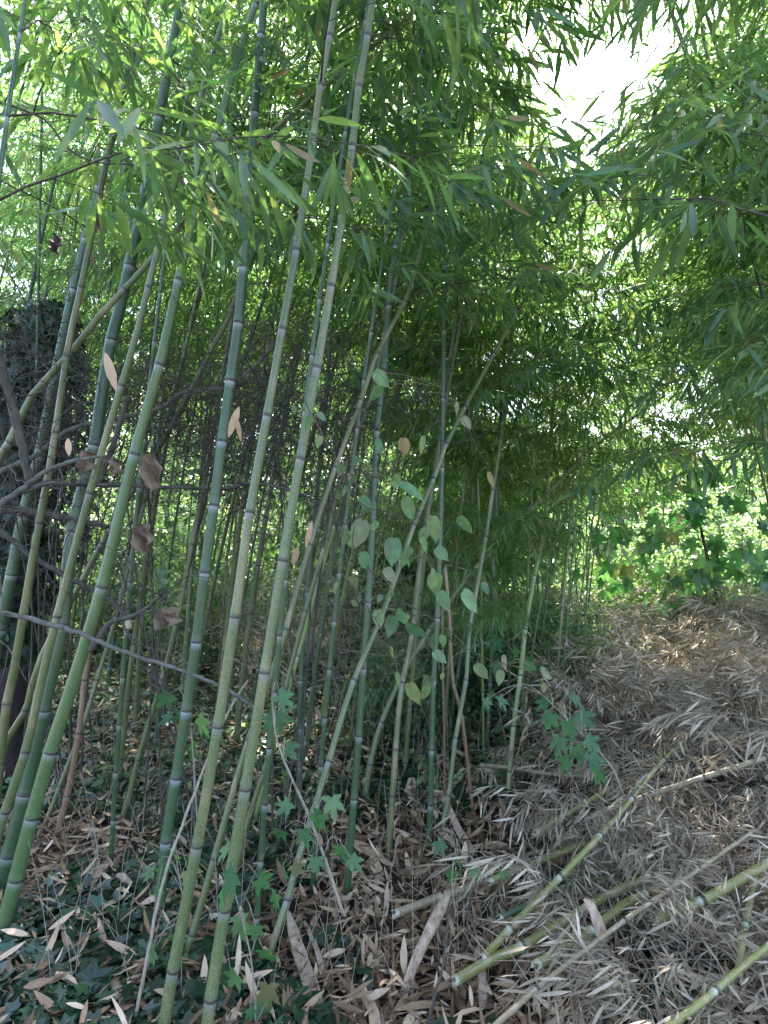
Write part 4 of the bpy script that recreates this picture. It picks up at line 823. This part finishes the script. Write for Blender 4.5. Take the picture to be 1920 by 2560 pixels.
o = mt.build('brush_twigs', M_DTWIG); tag(o, 'fine dead twigs tangled through the dry leaf heap', 'twigs', kind='stuff')
# leaf litter
mb = MB(); n = 30000; y = 1.5+rs4.rand(n)**1.5*7; x = rs4.uniform(-.68, .62, n)*y; keep = ~((x > .9+.1*y) & (rs4.rand(n) < .4)); x, y = x[keep], y[keep]; n = len(x)
p = np.stack([x, y, gz(x, y)+rs4.rand(n)*.085+.006], 1); a = rs4.rand(n)*6.28; L = rs4.uniform(.035, .12, n)
leaves(mb, T_NEAR, p, np.stack([np.cos(a), np.sin(a), rs4.normal(0, .28, n)], 1), nrm(np.array([0, 0, 1.])+rs4.normal(0, .45, (n, 3))), L, L*rs4.uniform(.13, .26, n), rs4.beta(.9, 1.1, n), np.zeros(n), rs4.uniform(-.55, .6, n))
tag(mb.build('leaf_litter', M_LIT), 'fallen tan bamboo leaves strewn over the ground', 'leaf litter', kind='stuff')
# culm-sheath chips in the litter
mb = MB(); n = 900; y = 1.5+rs4.rand(n)**1.3*5; x = rs4.uniform(-.68, .35, n)*y; p = np.stack([x, y, gz(x, y)+rs4.rand(n)*.05+.01], 1); a = rs4.rand(n)*6.28; L = rs4.uniform(.10, .24, n)
leaves(mb, T_NEAR, p, np.stack([np.cos(a), np.sin(a), rs4.normal(0, .15, n)], 1), nrm(np.array([0, 0, 1.])+rs4.normal(0, .5, (n, 3))), L, L*rs4.uniform(.08, .2, n), rs4.rand(n), np.zeros(n), rs4.uniform(-.2, .2, n))
tag(mb.build('sheath_litter', M_LIT), 'broken scraps of dry bamboo sheath among the fallen leaves', 'leaf litter', kind='stuff')
# ivy
mb = MB(); n = 30000; y = 1.5+rs4.rand(n)**1.25*6.5; x = rs4.uniform(-.68, .45, n)*y
f = np.array([noise.noise(Vector((a*1.3, b*1.3, 3.3)))+.5*noise.noise(Vector((a*3.7, b*3.7, 1.3))) for a, b in zip(x, y)]); keep = f+.08*(x < -.1*y)-.12*(x > .2) > .10+rs4.normal(0, .06, n); x, y = x[keep], y[keep]; n = len(x)
p = np.stack([x, y, gz(x, y)+.02+rs4.rand(n)*.07], 1); a = rs4.rand(n)*6.28
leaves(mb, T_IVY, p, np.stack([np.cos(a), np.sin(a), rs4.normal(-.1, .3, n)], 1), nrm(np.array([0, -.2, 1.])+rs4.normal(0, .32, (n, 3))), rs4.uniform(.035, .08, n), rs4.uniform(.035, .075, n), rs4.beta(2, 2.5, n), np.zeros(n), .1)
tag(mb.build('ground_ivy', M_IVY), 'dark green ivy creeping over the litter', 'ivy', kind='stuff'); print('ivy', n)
# thin dead stems standing in the litter
mb = MB()
for k in range(500):
    y = rs4.uniform(2.1, 5.5); x = rs4.uniform(-.5, .35)*y; z = float(gz(x, y)); h = rs4.uniform(.15, .5); l = rs4.normal(0, .12, 2)
    tube(mb, smooth_path([(x, y, z), (x+l[0]*.4, y+l[1]*.4, z+h*.6), (x+l[0], y+l[1], z+h)], 6), np.linspace(.0016, .0008, 6), 3)
tag(mb.build('dead_stems', M_DTWIG), 'fine dead upright stems standing in the litter', 'dead stems', kind='stuff')
print('objects', len(bpy.data.objects))

# ------------------------------------------------------------------ labels that tell the repeats apart
ORD = ['first', 'second', 'third', 'fourth', 'fifth', 'sixth', 'seventh', 'eighth', 'ninth', 'tenth', 'eleventh', 'twelfth', 'thirteenth', 'fourteenth', 'fifteenth', 'sixteenth', 'seventeenth', 'eighteenth', 'nineteenth', 'twentieth']
def stalk_of(o):
    for c in o.children:
        if c.name.startswith('stalk'): return c
WORD = {'grey green culm': 'grey-green', 'bright green culm': 'bright green', 'young blue green culm': 'blue-green', 'dark green culm': 'dark green', 'olive culm': 'olive', 'yellow green culm': 'yellow-green', 'cut yellowing culm': 'yellow'}
def relabel(group, fmt):
    obs = [o for o in bpy.data.objects if o.get('group') == group]; cl = {}
    for o in obs:
        st = stalk_of(o); y = o.location.y
        if st:
            me = st.data; n = len(me.vertices); co = np.zeros(n*3); me.vertices.foreach_get('co', co); co = co.reshape(-1, 3)+np.array(o.location)
            q = co[np.argmin(abs(co[:, 2]-1.2))]; top = co[np.argmin(abs(co[:, 2]-2.6))]; u = proj(q)[0, 0]; lean = (top[0]-q[0])/1.4
            w_ = WORD[me.materials[0].name]; le = 'upright' if abs(lean) < .17 else ('right-leaning' if lean > 0 else 'left-leaning')
            key = (w_, le)
        else: u = proj(np.array(o.location))[0, 0]; key = ('front' if y < 9 else 'middle' if y < 12 else 'rear', '')
        cl.setdefault(key, []).append((u, o))
    for key, l in cl.items():
        l.sort(key=lambda a: a[0])
        for i, (u, o) in enumerate(l):
            where = ORD[i]+' from the left' if i < (len(l)+1)//2 else ((ORD[len(l)-1-i]+' from the right') if i < len(l)-1 else 'rightmost')
            if i == 0: where = 'leftmost'
            o['label'] = fmt.format(a=key[0], b=key[1], w=where) if len(l) > 1 else fmt.format(a=key[0], b=key[1], w='the only one')
relabel('culms deep in the grove', '{b} {a} culm deep in the grove, {w} such one')
relabel('crowns hanging in from the right', '{b} {a} bamboo hanging in or shading at right, {w} such one')
relabel('leafy culms of the sunlit screen', '{b} {a} leafy culm right of centre, {w} such one')
relabel('bamboos beyond the brush pile', '{b} {a} bamboo beyond the brush pile, {w} such one')
relabel('culms at the back of the grove', '{b} {a} distant culm at the back, {w} such one')
relabel('shaded bushes behind the culms', 'dark bush behind the culms, {a} row, {w}')
relabel('bushes of the sunlit clearing', 'sunlit bush in the clearing, {a} row, {w}')
relabel('weedy bushes at the foot of the leafy culms', 'small weedy bush at the foot of the leafy culms, {w}')
relabel('trees beyond the clearing', 'far leafy tree beyond the clearing, {a} row, {w}')
relabel('trees behind the grove', 'far green tree behind the grove, {a} row, {w}')
relabel('tall bushes at the back of the grove', 'tall dark bush closing the view behind the grove, {a} row, {w}')
print('objects', len(bpy.data.objects))
